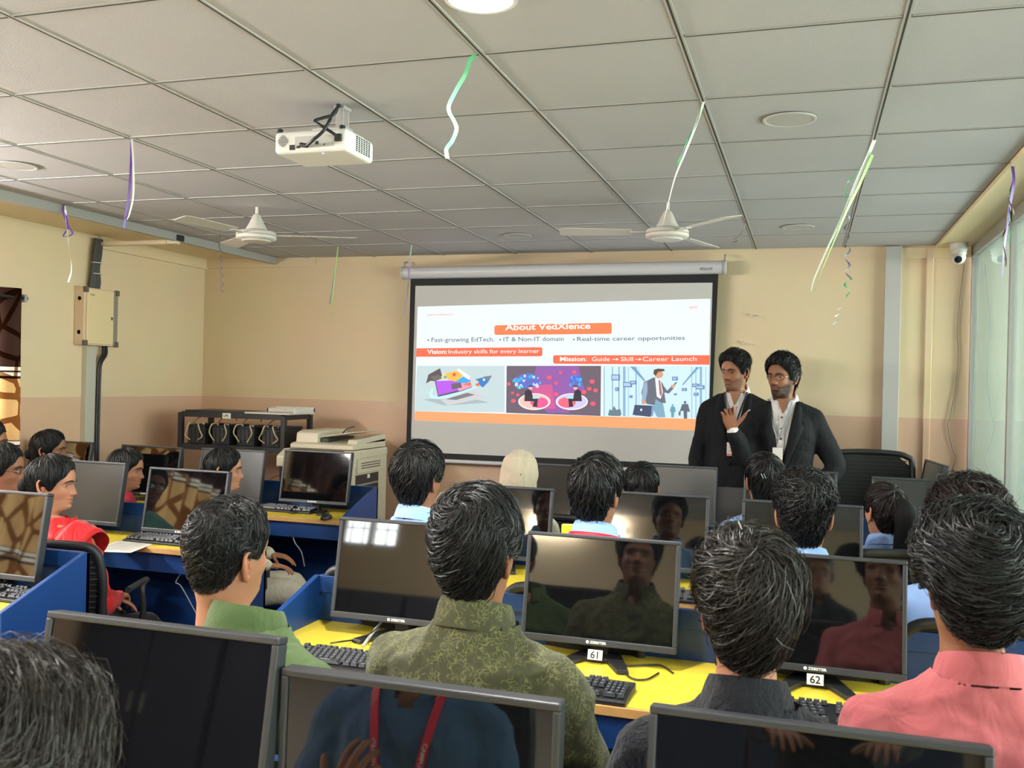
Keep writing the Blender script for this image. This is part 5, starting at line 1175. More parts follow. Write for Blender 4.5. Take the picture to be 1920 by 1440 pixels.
v, f = text_mesh('UPS', .028, .0006); b = MB(); b.add([(w*.428+p[0], -.0152, RT_-.024+p[1]) for p in v], f); b.build('lettering', M_BLACK, lb)
GB = 'black batteries on the rack'
def battery(x, y, z, label, wires=True):
    t = thing('battery', label, 'battery', (x, y, z), 0, GB)
    b = MB(); b.bx(-.075, .075, 0, .33, 0, .132); b.build('case', M_BATT, t, bevel=.006)
    b = MB(); b.bx(-.078, .078, -.004, .334, .133, .147); b.build('lid', M_BATT, t, bevel=.004)
    for i in range(4):
        b = MB(); b.bx(-.068+i*.036, -.068+i*.036+.026, -.007, 0, .012, .12); b.build('rib', M_BATT, t, bevel=.003)
    for sx in (-1, 1): b = MB(); b.lathe([(.009, .147), (.009, .160), (.005, .163)], 12, None, (sx*.045, .03, 0)); b.build('terminal', mat('lead_grey', rgb(150, 150, 150), .4, metal=.7), t)
    M_W = mat('wire_cream', rgb(190, 170, 130), .5); M_WR = mat('wire_red', rgb(120, 40, 30), .5)
    k = RNG.uniform(-.02, .02)
    for sx, m in ((-1, M_W), (1, M_W)):
        b = MB(); b.tube(catmull([(sx*.045, .03, .158), (sx*(.055+k), -.03, .155), (sx*(.075+k), -.035, .10), (sx*(.06-k), -.03, .06), (sx*.035, -.025, .03)], 5), .005, 6); b.build('lead', m, t, smooth=60)
    b = MB(); b.tube(catmull([(-.045, .03, .158), (-.02, .05, .20+k*.4), (.03, .08, .215), (.09, .06, .20), (.12, .03, .185)], 4), .0035, 6); b.build('link_wire', M_WR, t, smooth=60)
for i in range(4): battery(XA+.13+i*.218, YA+.01, 1.078, 'black battery on the upper rack shelf, %s from the corner' % ('first', 'second', 'third', 'fourth')[i])
for i in range(4): battery(XA+.13+i*.218, YA+.01, .643, 'black battery on the lower rack shelf, %s from the corner' % ('first', 'second', 'third', 'fourth')[i])
tr = thing('paper_tray', 'flat pale plastic paper tray lying on the rack top', 'tray', (-3.83, 6.28, RT_+.009))
M_TRAY = mat('tray_plastic', rgb(208, 204, 196), .45)
b = MB(); b.bx(-.19, .19, -.19, .19, 0, .012); b.build('base', M_TRAY, tr, bevel=.003)
for (x0, x1, y0, y1, h) in ((-.15, .19, .17, .19, .05), (.17, .19, -.1, .19, .045), (-.15, .16, .05, .065, .04), (-.15, -.135, .05, .19, .04)): b = MB(); b.bx(x0, x1, y0, y1, .012, h); b.build('edge', M_TRAY, tr, bevel=.002)

# ------------------------------------------------------------------ copier
cp = thing('photocopier', 'large beige office photocopier by the front wall', 'copier', (-3.60, 5.93, 0)); CW, CD = .545, .62
M_CP = mat('copier_beige', rgb(206, 196, 172), .42); M_CPD = mat('copier_dark', rgb(52, 50, 52), .4); M_CPG = mat('copier_grey', rgb(150, 146, 136), .45)
b = MB(); b.bx(0, CW, .03, CD, .03, 1.0); b.build('cabinet', M_CP, cp, bevel=.008)
b = MB(); b.prism([(-.06, .965), (-.06, 1.04), (.04, 1.09), (CD-.01, 1.09), (CD-.01, .965)], lambda y, z: (-.005, y, z), lambda y, z: (CW+.005, y, z)); b.build('scanner_housing', M_CP, cp, bevel=.008)
b = MB(); b.add([(.05, -.055, 1.0445), (CW-.06, -.055, 1.0445), (CW-.06, .035, 1.0895), (.05, .035, 1.0895)], [(0, 1, 2, 3)]); cpn = b.build('control_panel', M_CPD, cp)
for x0, x1, m in ((.09, .15, M_CPG), (.20, .33, mat('panel_display', rgb(150, 156, 150), .2)), (.36, .42, M_CPG)):
    b = MB(); b.add([(x0, -.035, 1.0555), (x1, -.035, 1.0555), (x1, .015, 1.0805), (x0, .015, 1.0805)], [(0, 1, 2, 3)]); b.build('keypad', m, cpn)
b = MB(); b.prism([(.05, 1.095), (.05, 1.125), (.09, 1.135), (CD-.03, 1.16), (CD-.03, 1.095)], lambda y, z: (.04, y, z), lambda y, z: (CW, y, z)); b.build('lid', M_CP, cp, bevel=.006)
b = MB(); b.prism([(.09, 1.13), (.10, 1.205), (.16, 1.22), (CD-.06, 1.22), (CD-.05, 1.13)], lambda y, z: (.06, y, z), lambda y, z: (.235, y, z)); b.build('document_feeder', M_CP, cp, bevel=.012, seg=3)
b = MB(); b.prism([(.13, 1.172), (.13, 1.18), (CD-.06, 1.18), (CD-.06, 1.172)], lambda y, z: (.235, y, z), lambda y, z: (CW-.05, y, z+.04)); b.build('feeder_tray', M_CP, cp, bevel=.003)
b = MB(); b.bx(.236, .30, .14, CD-.08, 1.14, 1.168); b.build('feeder_slot', M_CPD, cp)
b = MB(); b.prism([(.10, 1.13), (.12, 1.165), (CD-.04, 1.19), (CD-.04, 1.13)], lambda y, z: (CW-.075, y, z), lambda y, z: (CW, y, z)); b.build('lid_stop', M_CP, cp, bevel=.006)
b = MB(); b.tube(catmull([(.33, .3, 1.2), (.38, .28, 1.235), (.42, .3, 1.25), (.40, .35, 1.245)], 4), .005, 6); b.build('wire', M_CPD, cp, smooth=60)
S_ = CW+.001
b = MB(); b.bx(CW, CW+.012, .16, CD-.02, 1.035, 1.082); b.build('side_cover', M_CP, cp, bevel=.004)
b = MB(); b.bx(CW, CW+.02, .10, CD-.06, .925, 1.028); sv = b.build('vent_cover', M_CP, cp, bevel=.004)
for k in range(3): b = MB(); b.bx(CW+.019, CW+.0215, .15, CD-.16, .958+k*.018, .964+k*.018); b.build('vent_slot', M_CPD, sv)
b = MB(); b.bx(CW-.004, CW+.003, .10, CD-.15, .80, .912); op = b.build('side_opening', M_CPD, cp)
b = MB(); b.bx(CW, CW+.012, .11, CD-.17, .835, .847); b.build('roller', M_ALU, op); b = MB(); b.bx(CW+.002, CW+.006, .28, .32, .88, .908); b.build('sticker', M_WHITEP, op)
for y_, z_, w_, h_ in ((.16, .725, .03, .035), (.24, .715, .03, .06), (.33, .74, .05, .02), (.44, .71, .012, .07), (.26, .655, .02, .05)): b = MB(); b.bx(CW, CW+.004, y_, y_+w_, z_, z_+h_); b.build('catch', M_CPD, cp)
for z_ in (.30, .52): b = MB(); b.bx(.02, CW-.02, .022, .032, z_-.2, z_); dw = b.build('paper_drawer', M_CP, cp, bevel=.004); b = MB(); b.bx(.18, CW-.18, .016, .024, z_-.05, z_-.02); b.build('handle', M_CPD, dw)

# ------------------------------------------------------------------ chairs
M_CHF = mat('chair_black', rgb(30, 30, 32), .5); M_MESH = mat('chair_mesh', rgb(44, 43, 42), .8)
def chair_proto(name, bw=.46, top=1.0, slats=14):
    t = thing(name, 'x', 'chair')
    b = MB(); 
    V = rrect(-.24, -.22, .24, -.22, .24, .24, -.24, .24, .06, 5); b.prism(V, lambda x, y: (x, y, .415), lambda x, y: (x*.97, y*.97, .47)); b.build('seat', mat('chair_seat', rgb(34, 34, 36), .85), t, bevel=.012)
    hw = bw/2; lo = .52
    ring = []
    for x, z in ((-hw*.8, lo), (hw*.8, lo), (hw, lo+.12), (hw, top-.10), (hw*.86, top-.02), (hw*.4, top), (-hw*.4, top), (-hw*.86, top-.02), (-hw, top-.10), (-hw, lo+.12)):
        ring.append((x, -.235-.05*math.sin((z-lo)/(top-lo)*1.4)-.03*(1-abs(x)/hw), z))
    P = np.array(ring); Q = []; n = len(P)
    for i in range(n):
        for u in np.linspace(0, 1, 5, endpoint=False):
            a, bb, c, dd = P[i-1], P[i], P[(i+1) % n], P[(i+2) % n]; Q.append(.5*((2*bb)+(-a+c)*u+(2*a-5*bb+4*c-dd)*u*u+(-a+3*bb-3*c+dd)*u**3))
    b = MB(); b.tube(Q, .019, 8, True); b.build('back_frame', M_CHF, t, smooth=60)
    zs = np.linspace(lo+.02, top-.025, slats)
    for z in zs:
        e = hw*(.99 if lo+.1 < z < top-.09 else .88); yb_ = -.235-.05*math.sin((z-lo)/(top-lo)*1.4)
        b = MB(); b.tube([(x, yb_-.03*(1-abs(x)/hw), z) for x in np.linspace(-e, e, 9)], .0042, 5); b.build('back_slat', M_MESH, t, smooth=60)
    V = []; F = []; nz = 10
    for i in range(nz+1):
        z = lo+.01+(top-lo-.02)*i/nz; e = hw*np.interp(z, [lo, lo+.1, top-.12, top-.02, top], [.8, .99, .99, .84, .4]); yb_ = -.232-.05*math.sin((z-lo)/(top-lo)*1.4)
        for x in np.linspace(-e, e, 7): V.append((x, yb_-.03*(1-abs(x)/hw), z))
    b = MB(); b.add(V, [(i*7+j, i*7+j+1, (i+1)*7+j+1, (i+1)*7+j) for i in range(nz) for j in range(6)]); b.build('back_mesh', mat('mesh_weave', rgb(24, 23, 23), .8), t, smooth=180)
    b = MB(); b.tube(catmull([(0, -.05, .40), (0, -.27, .42), (0, -.30, .52), (0, -.29, .66)], 4), .02, 8); b.build('back_stem', M_CHF, t, smooth=60)
    for s in (-1, 1):
        b = MB(); b.tube(catmull([(s*.25, .06, .42), (s*.29, .05, .52), (s*.29, .03, .64), (s*.285, .10, .66), (s*.285, -.12, .66)], 4), .014, 8); b.build('armrest', M_CHF, t, smooth=60)
    b = MB(); b.tube([(0, 0, .10), (0, 0, .41)], .025, 12); b.build('gas_lift', M_CHF, t, smooth=60)
    for k in range(5):
        a = k*2*math.pi/5+.3; c, s = math.cos(a), math.sin(a)
        b = MB(); b.tube([(0, 0, .105), (c*.15, s*.15, .095), (c*.28, s*.28, .07)], [.024, .019, .014], 8); b.build('base_arm', M_CHF, t, smooth=60)
        b = MB(); b.tube([(c*.28-s*.02, s*.28+c*.02, .03), (c*.28+s*.02, s*.28-c*.02, .03)], .03, 12); b.build('castor', M_CHF, t, smooth=60)
    return t
ch0 = chair_proto('office_chair', .46, .93); _ch = [False]
GC = 'black office chairs of the audience'
def chair(loc, rz, label, dz=0.):
    o = ch0 if not _ch[0] else copy_tree(ch0); _ch[0] = True
    o.location = (float(loc[0]), float(loc[1]), 0); o.rotation_euler = (0, 0, rz); o['label'] = label; o['group'] = GC; return o
NM = dict(green='the man in green', olive='the man in the olive floral shirt', black='the man in the black shirt', pink='the man in pink', corner='the person in the bottom left corner', boy_a='the boy left of the headscarf', boy_b='the boy with the red lanyard',
          boy_c='the boy with both ears showing', boy_d='the bushy-haired boy', pony='the girl with the ponytail', clip='the girl with the hair clip', dark='the girl with smooth dark hair', scarf='the girl in the headscarf', red='the woman in red', teal='the woman in teal', back='the woman near the fuse box', rose='the woman in rose', cream='the woman in cream', edge='the person at the far left edge')
ch1 = chair_proto('office_chair', .46, .885)
for k, nm in NM.items():
    X = PEOPLE[k+'_x']; r = X['root']; a = X['yaw']
    if k == 'red': ch1.location = (r[0]+.09, r[1]+.02, 0); ch1.rotation_euler = (0, 0, .33); ch1['label'] = 'black office chair with a tall back under the woman in red'; ch1['group'] = GC; continue
    off = rotz(a)@np.array((0, .06, 0)); chair((r[0]+off[0], r[1]+off[1]), a, 'black office chair under '+nm)
p = aty(1056, 905, 4.85); chair((p[0], p[1], 0), .1, 'empty black chair between the headscarf and the red lanyard boy')
tc = chair_proto('teacher_chair', .52, 1.205, 26); tc.location = (.43, 6.22, 0); tc.rotation_euler = (0, 0, math.pi*1.0+.1); tag(tc, 'tall black mesh-back chair in front of the grey duct', 'chair')
# teacher's side monitor, seen almost edge on
o = copy_tree(mon_matt); p = aty(1722, 865, 6.25); o.location = (p[0]+.07, 6.42, .742); o.rotation_euler = (0, 0, -1.47); o['label'] = 'monitor turned side-on behind the tall mesh chair'; o['group'] = GM
for c in o.children: c.location.z = 0
td = thing('side_table', 'small blue table in the right corner carrying the side-on monitor', 'table', (.78, 6.42, 0))
b = MB(); b.bx(-.22, .22, -.3, .3, .71, .74); b.build('top', M_BLUE, td, bevel=.003)
for sx in (-.19, .19):
    for sy in (-.27, .27): b = MB(); b.bx(sx-.02, sx+.02, sy-.02, sy+.02, 0, .71); b.build('leg', M_BLUE, td)
lp = thing('laptop', 'black laptop with its screen open in front of the two men in blazers', 'laptop', (-.385, 5.25, DZ+.001))
b = MB(); b.bx(-.16, .16, -.12, .10, 0, .018); b.build('base', M_BLACK, lp, bevel=.004); b = MB(); b.box((0, .115, .155), (.32, .008, .30), rotx(-.12)); b.build('screen_lid', M_BLACK, lp, bevel=.004)

# ------------------------------------------------------------------ keyboards, mice, papers, wires, stickers
M_KB = mat('keyboard_black', rgb(32, 33, 36), .45); M_KEY = mat('key_black', rgb(46, 48, 54), .4); M_LEG = mat('key_legend', rgb(190, 196, 200), .5)
def key_mesh(w, d):
    b = MB(); b.prism([(-w/2, -d/2), (w/2, -d/2), (w/2, d/2), (-w/2, d/2)], lambda x, y: (x, y, 0), lambda x, y: (x*.78, y*.74+.001, .0085))
    b.quad((-w*.2, d*.02, .0087), (w*.12, d*.02, .0087), (w*.12, d*.16, .0087), (-w*.2, d*.16, .0087), 1); return b
KEYM = {}
def keyboard(x, y, label, rz=0., fine=True):
    t = thing('keyboard', label, 'keyboard', (x, y, DZ+.001), rz, 'black keyboards on the desks')
    b = MB(); b.prism([(-.075, 0), (-.075, .012), (.07, .024), (.075, .02), (.075, 0)], lambda a, z: (-.22, a, z), lambda a, z: (.22, a, z)); b.build('case', M_KB, t, bevel=.003)
    rows = []
    for r in range(6):
        yy = .052-r*.0195-(.004 if r else 0); row = []
        if r == 0: xs = [(-.205, 1)]+[(-.165+.019*k+(.008*(k//4)), 1) for k in range(12)]+[(.098+.019*k, 1) for k in range(3)]
        elif r == 5: xs = [(-.200, 1.3), (-.175, 1.2), (-.150, 1.2), (-.085, 5.4), (-.015, 1.2), (.010, 1.2), (.036, 1.2), (.061, 1.3)]+[(.098+.019*k, 1) for k in range(3)]+[(.172, 2), (.201, 1)]
        else: xs = [(-.205+.019*k+(.004*r if k else 0), 1) for k in range(14 if r < 4 else 13)]+([(.098+.019*k, 1) for k in range(3)] if r < 3 else ([(.117, 1)] if r == 4 else []))+[(.158+.0145*k, .75) for k in range(4)]
        for xx, ww in xs: row.append((xx, yy, ww))
        rows += row
    if fine:
        for xx, yy, ww in rows:
            k = round(ww, 2)
            if k not in KEYM: m = key_mesh(.0175*ww, .0175); me = m.mesh('key'); me.polygons.foreach_set('material_index', m.M); me.materials.append(M_KEY); me.materials.append(M_LEG); KEYM[k] = me
            o = bpy.data.objects.new('key', KEYM[k]); C.objects.link(o); o.parent = t; o.location = (xx, yy, .0165+(yy+.06)*.08)
    else:
        b = MB()
        for xx, yy, ww in rows:
            m = key_mesh(.0175*ww, .0175); o_ = len(b.V); b.V += [(q[0]+xx, q[1]+yy, q[2]+.0165+(yy+.06)*.08) for q in m.V]; b.F += [tuple(i+o_ for i in q) for q in m.F]; b.M += m.M
        o = b.build('keys', [M_KEY, M_LEG], t); o['kind'] = 'stuff'
    return t
def mouse(x, y, label, rz=0.):
    t = thing('computer_mouse', label, 'mouse', (x, y, DZ+.001), rz)
    b = MB(); b.ell((0, 0, .008), (.030, .052, .027), 20, 12); b.V = [(a, c, max(0, z)) for a, c, z in b.V]; b.build('shell', M_KB, t, smooth=180)
    b = MB(); b.ell((0, .025, .032), (.004, .009, .006), 10, 8); b.build('wheel', M_KEY, t, smooth=180)
k = atz(662, 1236, DZ+.02); keyboard(k[0]+.02, k[1], 'black keyboard between the green and the olive shirt', 0)
k = atz(1150, 1292, DZ+.02); keyboard(k[0]-.17, k[1], 'black keyboard in front of monitor 61', -.02)
k = atz(1560, 1338, DZ+.02); keyboard(k[0]-.08, k[1], 'black keyboard just left of the pink shirt', -.02)
k = atz(290, 1008, DZ+.02); keyboard(k[0]+.08, k[1], 'black keyboard beside the paper sheet near the woman in red', -.02)
k = atz(535, 952, DZ+.02); keyboard(k[0], k[1], 'black keyboard in front of the monitor before the copier', 0, False)
k = atz(1296, 1115, DZ+.02); keyboard(k[0]-.1, k[1], 'black keyboard in the middle row right of monitor 61', 0, False)
k = atz(35, 1112, DZ+.02); keyboard(k[0]-.15, k[1], 'black keyboard on the desk at the left edge', 0)
mouse(*atz(612, 968, DZ+.02)[:2], 'black mouse at the corner of the far left desk'); mouse(*atz(12, 1085, DZ+.03)[:2], 'black mouse on the desk at the left edge', .5)
pp = thing('paper_sheet', 'white printed paper sheet hanging over the desk edge before the woman in red', 'paper', (*atz(232, 1025, DZ+.002)[:2], DZ+.0015), .25)
b = MB(); b.bx(-.105, .105, -.148, .148, 0, .0008); sh_ = b.build('sheet', mat('paper_white', rgb(232, 230, 222), .7), pp)
b = MB()
for i in range(14): b.bx(-.085, .085-(.03 if i % 3 == 2 else 0), .115-i*.016, .118-i*.016, .0009, .0011)
o = b.build('print_lines', mat('print_grey', rgb(120, 120, 124), .7), pp); o['kind'] = 'stuff'
def sticker(mon, s, label):
    t = thing('number_sticker', label, 'sticker', mon.location, 0, 'handwritten number stickers')
    t.location = (mon.location.x, mon.location.y-.02, DZ+.0155)
    R = rotx(.75); b = MB(); b.box(R@np.array((0, 0, .018)), (.046, .0012, .030), R@rotx(-.75)@rotx(-.35)); b.build('card', mat('paper_white', rgb(232, 230, 222), .7), t)
    v, f = text_mesh(s, .030, .0006, 'CENTER'); Rr = rotx(-.35); cen = R@np.array((0, 0, .018)); b = MB(); b.add([cen+Rr@np.array((p_[0], -.0009, p_[1]-.0105)) for p_ in v], f); b.build('number', M_BLACK, t)
sticker(m61, '61', 'white sticker with the handwritten number 61'); sticker(m62, '62', 'white sticker numbered 62, beside the pink shirt')
def wire(label, pts, r=.003, m=None, cat='cable'):
    P = [np.asarray(p_, float) for p_ in pts]; t = thing('cable', label, cat, P[0]); b = MB(); b.tube(catmull([p_-P[0] for p_ in P], 6), r, 7); b.build('lead', m or M_BLACK, t, smooth=60); return t
z0 = DZ+.005
wire('black cable curling on the yellow desk left of the olive shirt', [atz(620, 1206, z0), atz(640, 1203, z0+.03), atz(662, 1200, z0), atz(680, 1195, z0), atz(702, 1182, z0+.05), aty(718, 1165, 2.86)])
wire('grey cable running from the monitor left of 61 down to the desk', [aty(714, 1168, 2.90), aty(696, 1190, 2.80), atz(680, 1212, z0)], .005, mat('cable_pale', rgb(170, 172, 176), .5))
wire('thin black cable on the desk right of sticker 61', [atz(1150, 1240, z0), atz(1165, 1256, z0), atz(1185, 1272, z0), atz(1212, 1274, z0), atz(1235, 1262, z0)])
wire('second black cable crossing the desk right of sticker 61', [atz(1155, 1238, z0), atz(1175, 1248, z0), atz(1215, 1247, z0), atz(1240, 1248, z0), atz(1262, 1262, z0)])
wire('black cable loop on the desk right of sticker 62', [atz(1565, 1290, z0), atz(1580, 1300, z0), atz(1598, 1302, z0), atz(1592, 1318, z0)])
wire('black cable drooping below the desk left of the copier', [aty(548, 990, 5.13), aty(552, 1015, 5.13), aty(565, 1035, 5.13), aty(571, 1062, 5.13)], .004, mat('cable_pale', rgb(170, 172, 176), .5))
wire('thin pale cable hanging below the desk before the woman in red', [aty(352, 1060, 3.97), aty(330, 1090, 3.97), aty(340, 1100, 3.97), aty(368, 1150, 3.97)], .003, mat('cable_pale', rgb(170, 172, 176), .5))
wire('tangle of black cable on the desk at the left edge', [atz(40, 1085, z0), atz(60, 1092, z0), atz(78, 1086, z0), atz(62, 1100, z0), atz(70, 1108, z0)])
yf_ = thing('yellow_folder', 'yellow folder standing by the boy with the red lanyard', 'folder', (*aty(1076, 985, 4.02)[:2], DZ+.001), .2)
b = MB(); b.box((0, 0, .12), (.11, .014, .24), rotx(-.15)); b.build('cover', mat('folder_yellow', rgb(214, 206, 40), .5), yf_, bevel=.003); b = MB(); b.box((0, -.001, .125), (.10, .008, .235), rotx(-.15)); b.build('sheets', mat('paper_white', rgb(232, 230, 222), .7), yf_)
# ------------------------------------------------------------------ presenters and clothing extras
M_BLZ = cloth_mat('black_blazer', rgb(19, 20, 24), rough=.8, bump=.15, sheen=0); M_WSH = cloth_mat('white_shirt', rgb(222, 216, 214), bump=.1); M_BLZP = cloth_mat('black_blazer_trousers', rgb(26, 27, 30))
person('p1', 'standing man in a black blazer right beside the projector screen', 1383, 653, 6.42, 'the two presenters', yaw=176, hyaw=150, hpitch=-6, skin='a', S=1.04, HS=1.0, standing=True, legs='stand', face=True, beard=.55, moust=.9,
       hair=dict(top=.038, side=.008, back=.012, front=.186, temple=.155, nape=.04, wave=.003, tilt=20), strand=dict(n=4000, L=.3, w=.0022, swirl=.3, lift=.006), smat=M_WSH, vneck=.60, voxel=.009, collar_mat=M_WSH, collar_kw=dict(h=.036, fall=.050, gap=.34, tilt=.95, flare=.026), pmat=M_BLZP, lean=0., inf=.006, fold=.002,
       arms=[((-.235, -.02, .16), (-.23, .07, -.09)), ((.235, -.02, .16), (.23, .07, -.09))])
person('p2', 'standing man with glasses and beard in a black blazer raising his hand', 1472, 661, 6.12, 'the two presenters', yaw=178, hyaw=150, hpitch=-3, skin='b', S=1.05, HS=1.03, standing=True, legs='stand', face=True, beard=.97, moust=1., mouth=.6,
       hair=dict(top=.032, side=.016, back=.022, front=.188, temple=.156, nape=.02, wave=.004, tilt=25), strand=dict(n=4000, L=.35, w=.0022, swirl=.6, lift=.007, curl=.4), smat=M_WSH, vneck=.60, voxel=.009, collar_mat=M_WSH, collar_kw=dict(h=.036, fall=.050, gap=.34, tilt=.95, flare=.026), pmat=M_BLZP, lean=0., inf=.006, fold=.002,
       arms=[((.0, 0, 0), (0, 0, 0)), ((.0, 0, 0), (0, 0, 0))] if False else [((-.30, -.03, .17), (-.20, .06, .02)), ((.205, .12, .20), (.268, .25, .375))],
       hand_kw=[None, dict(palm=(-.1, 1., .1), fwd=(.25, .15, .95), side=1, curl=(.55, .6, .65, .6), thumb=.3, spread=.10)])
def torso_y(x, z, infl, S):
    T = np.array(TORSO); hw, hd, yo = (np.interp(z/S, T[:, 0], T[:, i]) for i in (1, 2, 3)); k = infl*(1-.75*smooth01(np.asarray(z/S), .44, .56))
    return (yo+(hd+k)*(1-np.clip(abs(x)/((hw+k)*S), 0, .999)**2.3)**(1/2.3))*S
def blazer(key, hem=-.19):
    X = PEOPLE[key+'_x']; t = PEOPLE[key]; S = X['S']; hip = X['hip']; seed = len(key)+ord(key[-1])
    b = MB(); torso(b, S, .024, 0., z1=.575); 
    ring_loft(b, [((0, -.012, z*S), (hw*S, 0, 0), (0, hd*S, 0)) for z, hw, hd in ((hem, .205, .150), (-.10, .198, .150), (0, .192, .148), (.08, .183, .140))]); b.V = [tuple(v) for v in np.array(b.V)+hip]
    nb = hip+np.array((0, -.022, .505))*S
    for a, e, w in X['AR']:
        limb(b, [nb, nb*.5+a*.5+np.array((0, 0, .010)), a+np.array((0, 0, .008))], [.066*S, .068*S, .062*S], 16); b.ell(a+np.array((0, 0, -.006)), (.070*S, .066*S, .064*S), 16, 10)
        limb(b, [a, a*.5+e*.5, e, e*.45+w*.55, w*.86+e*.14], [.070*S, .068*S, .062*S, .056*S, .048*S], 16, 6)
    v, f, n = remesh(b, .011, 5); v = fold_disp(v, n, seed, .004, 16)
    def vw(z): return np.interp(z, [.10, .14, .30, .46, .53, .60], [-.02, .0, .034, .062, .074, .09])
    L = (v-hip)/S; cut = (L[:, 1] > .0) & (np.abs(L[:, 0]) < vw(L[:, 2])) & (L[:, 2] > .12)
    cut |= (L[:, 2] > .515) & (np.hypot(L[:, 0], L[:, 1]+.02) < .085) | (L[:, 2] > .565)
    keep = [q for q in f if not any(cut[i] for i in q)]
    o = mk('blazer', np_mesh('blazer', v, keep), M_BLZ, t)
    sd = o.modifiers.new('thick', 'SOLIDIFY'); sd.thickness = .004; sd.offset = -1
    for s in (-1, 1):
        zz = np.linspace(.10, .545, 26); V = []; F = []
        wid = np.interp(zz, [.10, .16, .34, .415, .42, .46, .545], [.010, .030, .062, .074, .056, .050, .034])
        for z, w in zip(zz, wid):
            for u in (-.10, .33, .66, 1.0):
                x = s*(vw(z)-.004+w*max(u, 0)); V.append(hip+np.array((x*S, torso_y(x*S, z*S, .024, S)+(.013 if u > 0 else .002)-(.010 if u < 0 else 0), z*S)))
        for i in range(25):
            for j in range(3): F.append((i*4+j, i*4+j+1, (i+1)*4+j+1, (i+1)*4+j))
        b = MB(); b.add(V, F); lo = b.build('lapel', M_BLZ, o, smooth=180); sd = lo.modifiers.new('thick', 'SOLIDIFY'); sd.thickness = .006; sd.offset = 0
    return o
blazer('p1'); blazer('p2')
def shirt_front(key, btn):
    X = PEOPLE[key+'_x']; S = X['S']; hip = X['hip']; t = PEOPLE[key]
    sh = [c for c in t.children if c.name.startswith('shirt')][0]
    for z in (.455, .39, .33, .26, .20):
        b = MB(); b.lathe([(.006, 0), (.006, .003), (.004, .004)], 12, rotx(-H), hip+np.array((.004, torso_y(.004, z*S, .008, S)+.004, z*S))); b.build('button', btn, sh)
    b = MB(); zz = np.linspace(.13, .47, 14); V = []
    for z in zz:
        for x in (-.014, .018): V.append(hip+np.array((x, torso_y(x, z*S, .008, S)+.0035, z*S)))
    b.add(V, [(2*i, 2*i+1, 2*i+3, 2*i+2) for i in range(13)]); b.build('placket', M_WSH, sh)
def neck_opening(key, skin):
    X = PEOPLE[key+'_x']; S = X['S']; hip = X['hip']; V = []; F = []; n = 8
    for i in range(n+1):
        z = .478+.085*i/n; w = .002+.034*i/n
        for x in np.linspace(-w, w, 5): V.append(hip+np.array((x*S, torso_y(x*S, z*S, .006, S)+.0075, z*S)))
    F = [(i*5+j, i*5+j+1, (i+1)*5+j+1, (i+1)*5+j) for i in range(n) for j in range(4)]
    sh = [c for c in PEOPLE[key].children if c.name.startswith('body')][0]
    o = mk('throat', np_mesh('throat', np.array(V), F, np.tile(np.array(SK[skin][:3])*.92, (len(V), 1))), M_SKIN, PEOPLE[key])
neck_opening('p1', 'a'); neck_opening('p2', 'b')
shirt_front('p1', M_WHITEP); shirt_front('p2', M_BLACK)
def lanyard_card(key, label, strap, zc, sx=0., logo=None):
    X = PEOPLE[key+'_x']; S = X['S']; hip = X['hip']; t = PEOPLE[key]
    for s in (-1, 1):
        zz = np.linspace(zc+.09, .56, 16); V = []
        for z in zz:
            x = sx+s*np.interp(z, [zc+.09, .45, .53, .56], [.003, .045, .066, .07]); 
            for dx in (-.006, .006): V.append(hip+np.array(((x+dx)*S, torso_y((x+dx)*S, z*S, .012, S)+.012, z*S)))
        b = MB(); b.add(V, [(2*i, 2*i+1, 2*i+3, 2*i+2) for i in range(15)]); ob = b.build('lanyard', strap, t); m = ob.modifiers.new('t', 'SOLIDIFY'); m.thickness = .0015
    y = torso_y(sx, zc*S, .024, S)+.022; c = hip+np.array((sx, y, zc*S))
    b = MB(); b.box(c, (.060, .002, .088)); cd_ = b.build('id_card', mat('card_white', rgb(226, 222, 216), .4), t, bevel=.001); b = MB(); b.box(c+np.array((0, .0013, -.036)), (.060, .001, .016)); b.build('card_stripe', mat('card_orange', rgb(222, 140, 110), .5), cd_)
    b = MB(); b.box(c+np.array((0, .002, .055)), (.012, .006, .024)); b.build('clip', M_ALU, t)
    if logo:
        v, f = text_mesh(logo, .05, .001, 'CENTER'); b = MB(); b.add([c+np.array((-p_[0], .0016, p_[1]-.016)) for p_ in v], [q[::-1] for q in f]); b.build('card_mark', mat('card_brown', rgb(190, 150, 110), .5), cd_)
lanyard_card('p1', '', mat('strap_dark', rgb(40, 42, 50), .7), .20, .0, 'X'); lanyard_card('p2', '', mat('strap_grey', rgb(150, 152, 156), .6, noise=.5, nscale=90), .238, .02)
def glasses(key, m, lens=None, hw=.0225, hh=.0165):
    b = MB(); cy = .0925
    for s in (-1, 1):
        pts = [(s*.031+hw*math.cos(a)*(1 if abs(math.cos(a)) < .7 else 1), cy-.006*abs(math.cos(a)*.5+.5*s)**2, .108+hh*math.sin(a)) for a in np.linspace(0, 2*math.pi, 20, endpoint=False)]
        b.tube(pts, .0012, 6, True); b.tube(catmull([(s*.054, .086, .112), (s*.070, .06, .114), (s*.076, .0, .112), (s*.074, -.02, .104)], 4), .0013, 6)
    b.tube(catmull([(-.0085, cy+.001, .111), (0, cy+.006, .114), (.0085, cy+.001, .111)], 4), .0012, 6)
    g = head_child(key, b, 'glasses', m)
    if lens is not None:
        for s in (-1, 1):
            b = MB(); b.add([(s*.031+hw*math.cos(a), cy-.003, .108+hh*math.sin(a)) for a in np.linspace(0, 2*math.pi, 20, endpoint=False)], [tuple(range(20))])
            X = PEOPLE[key+'_x']; b.V = [tuple(v) for v in head_xf(np.array(b.V), X['horg'], X['Rh'], X['HS'], True)]; b.build('lens', lens, g)
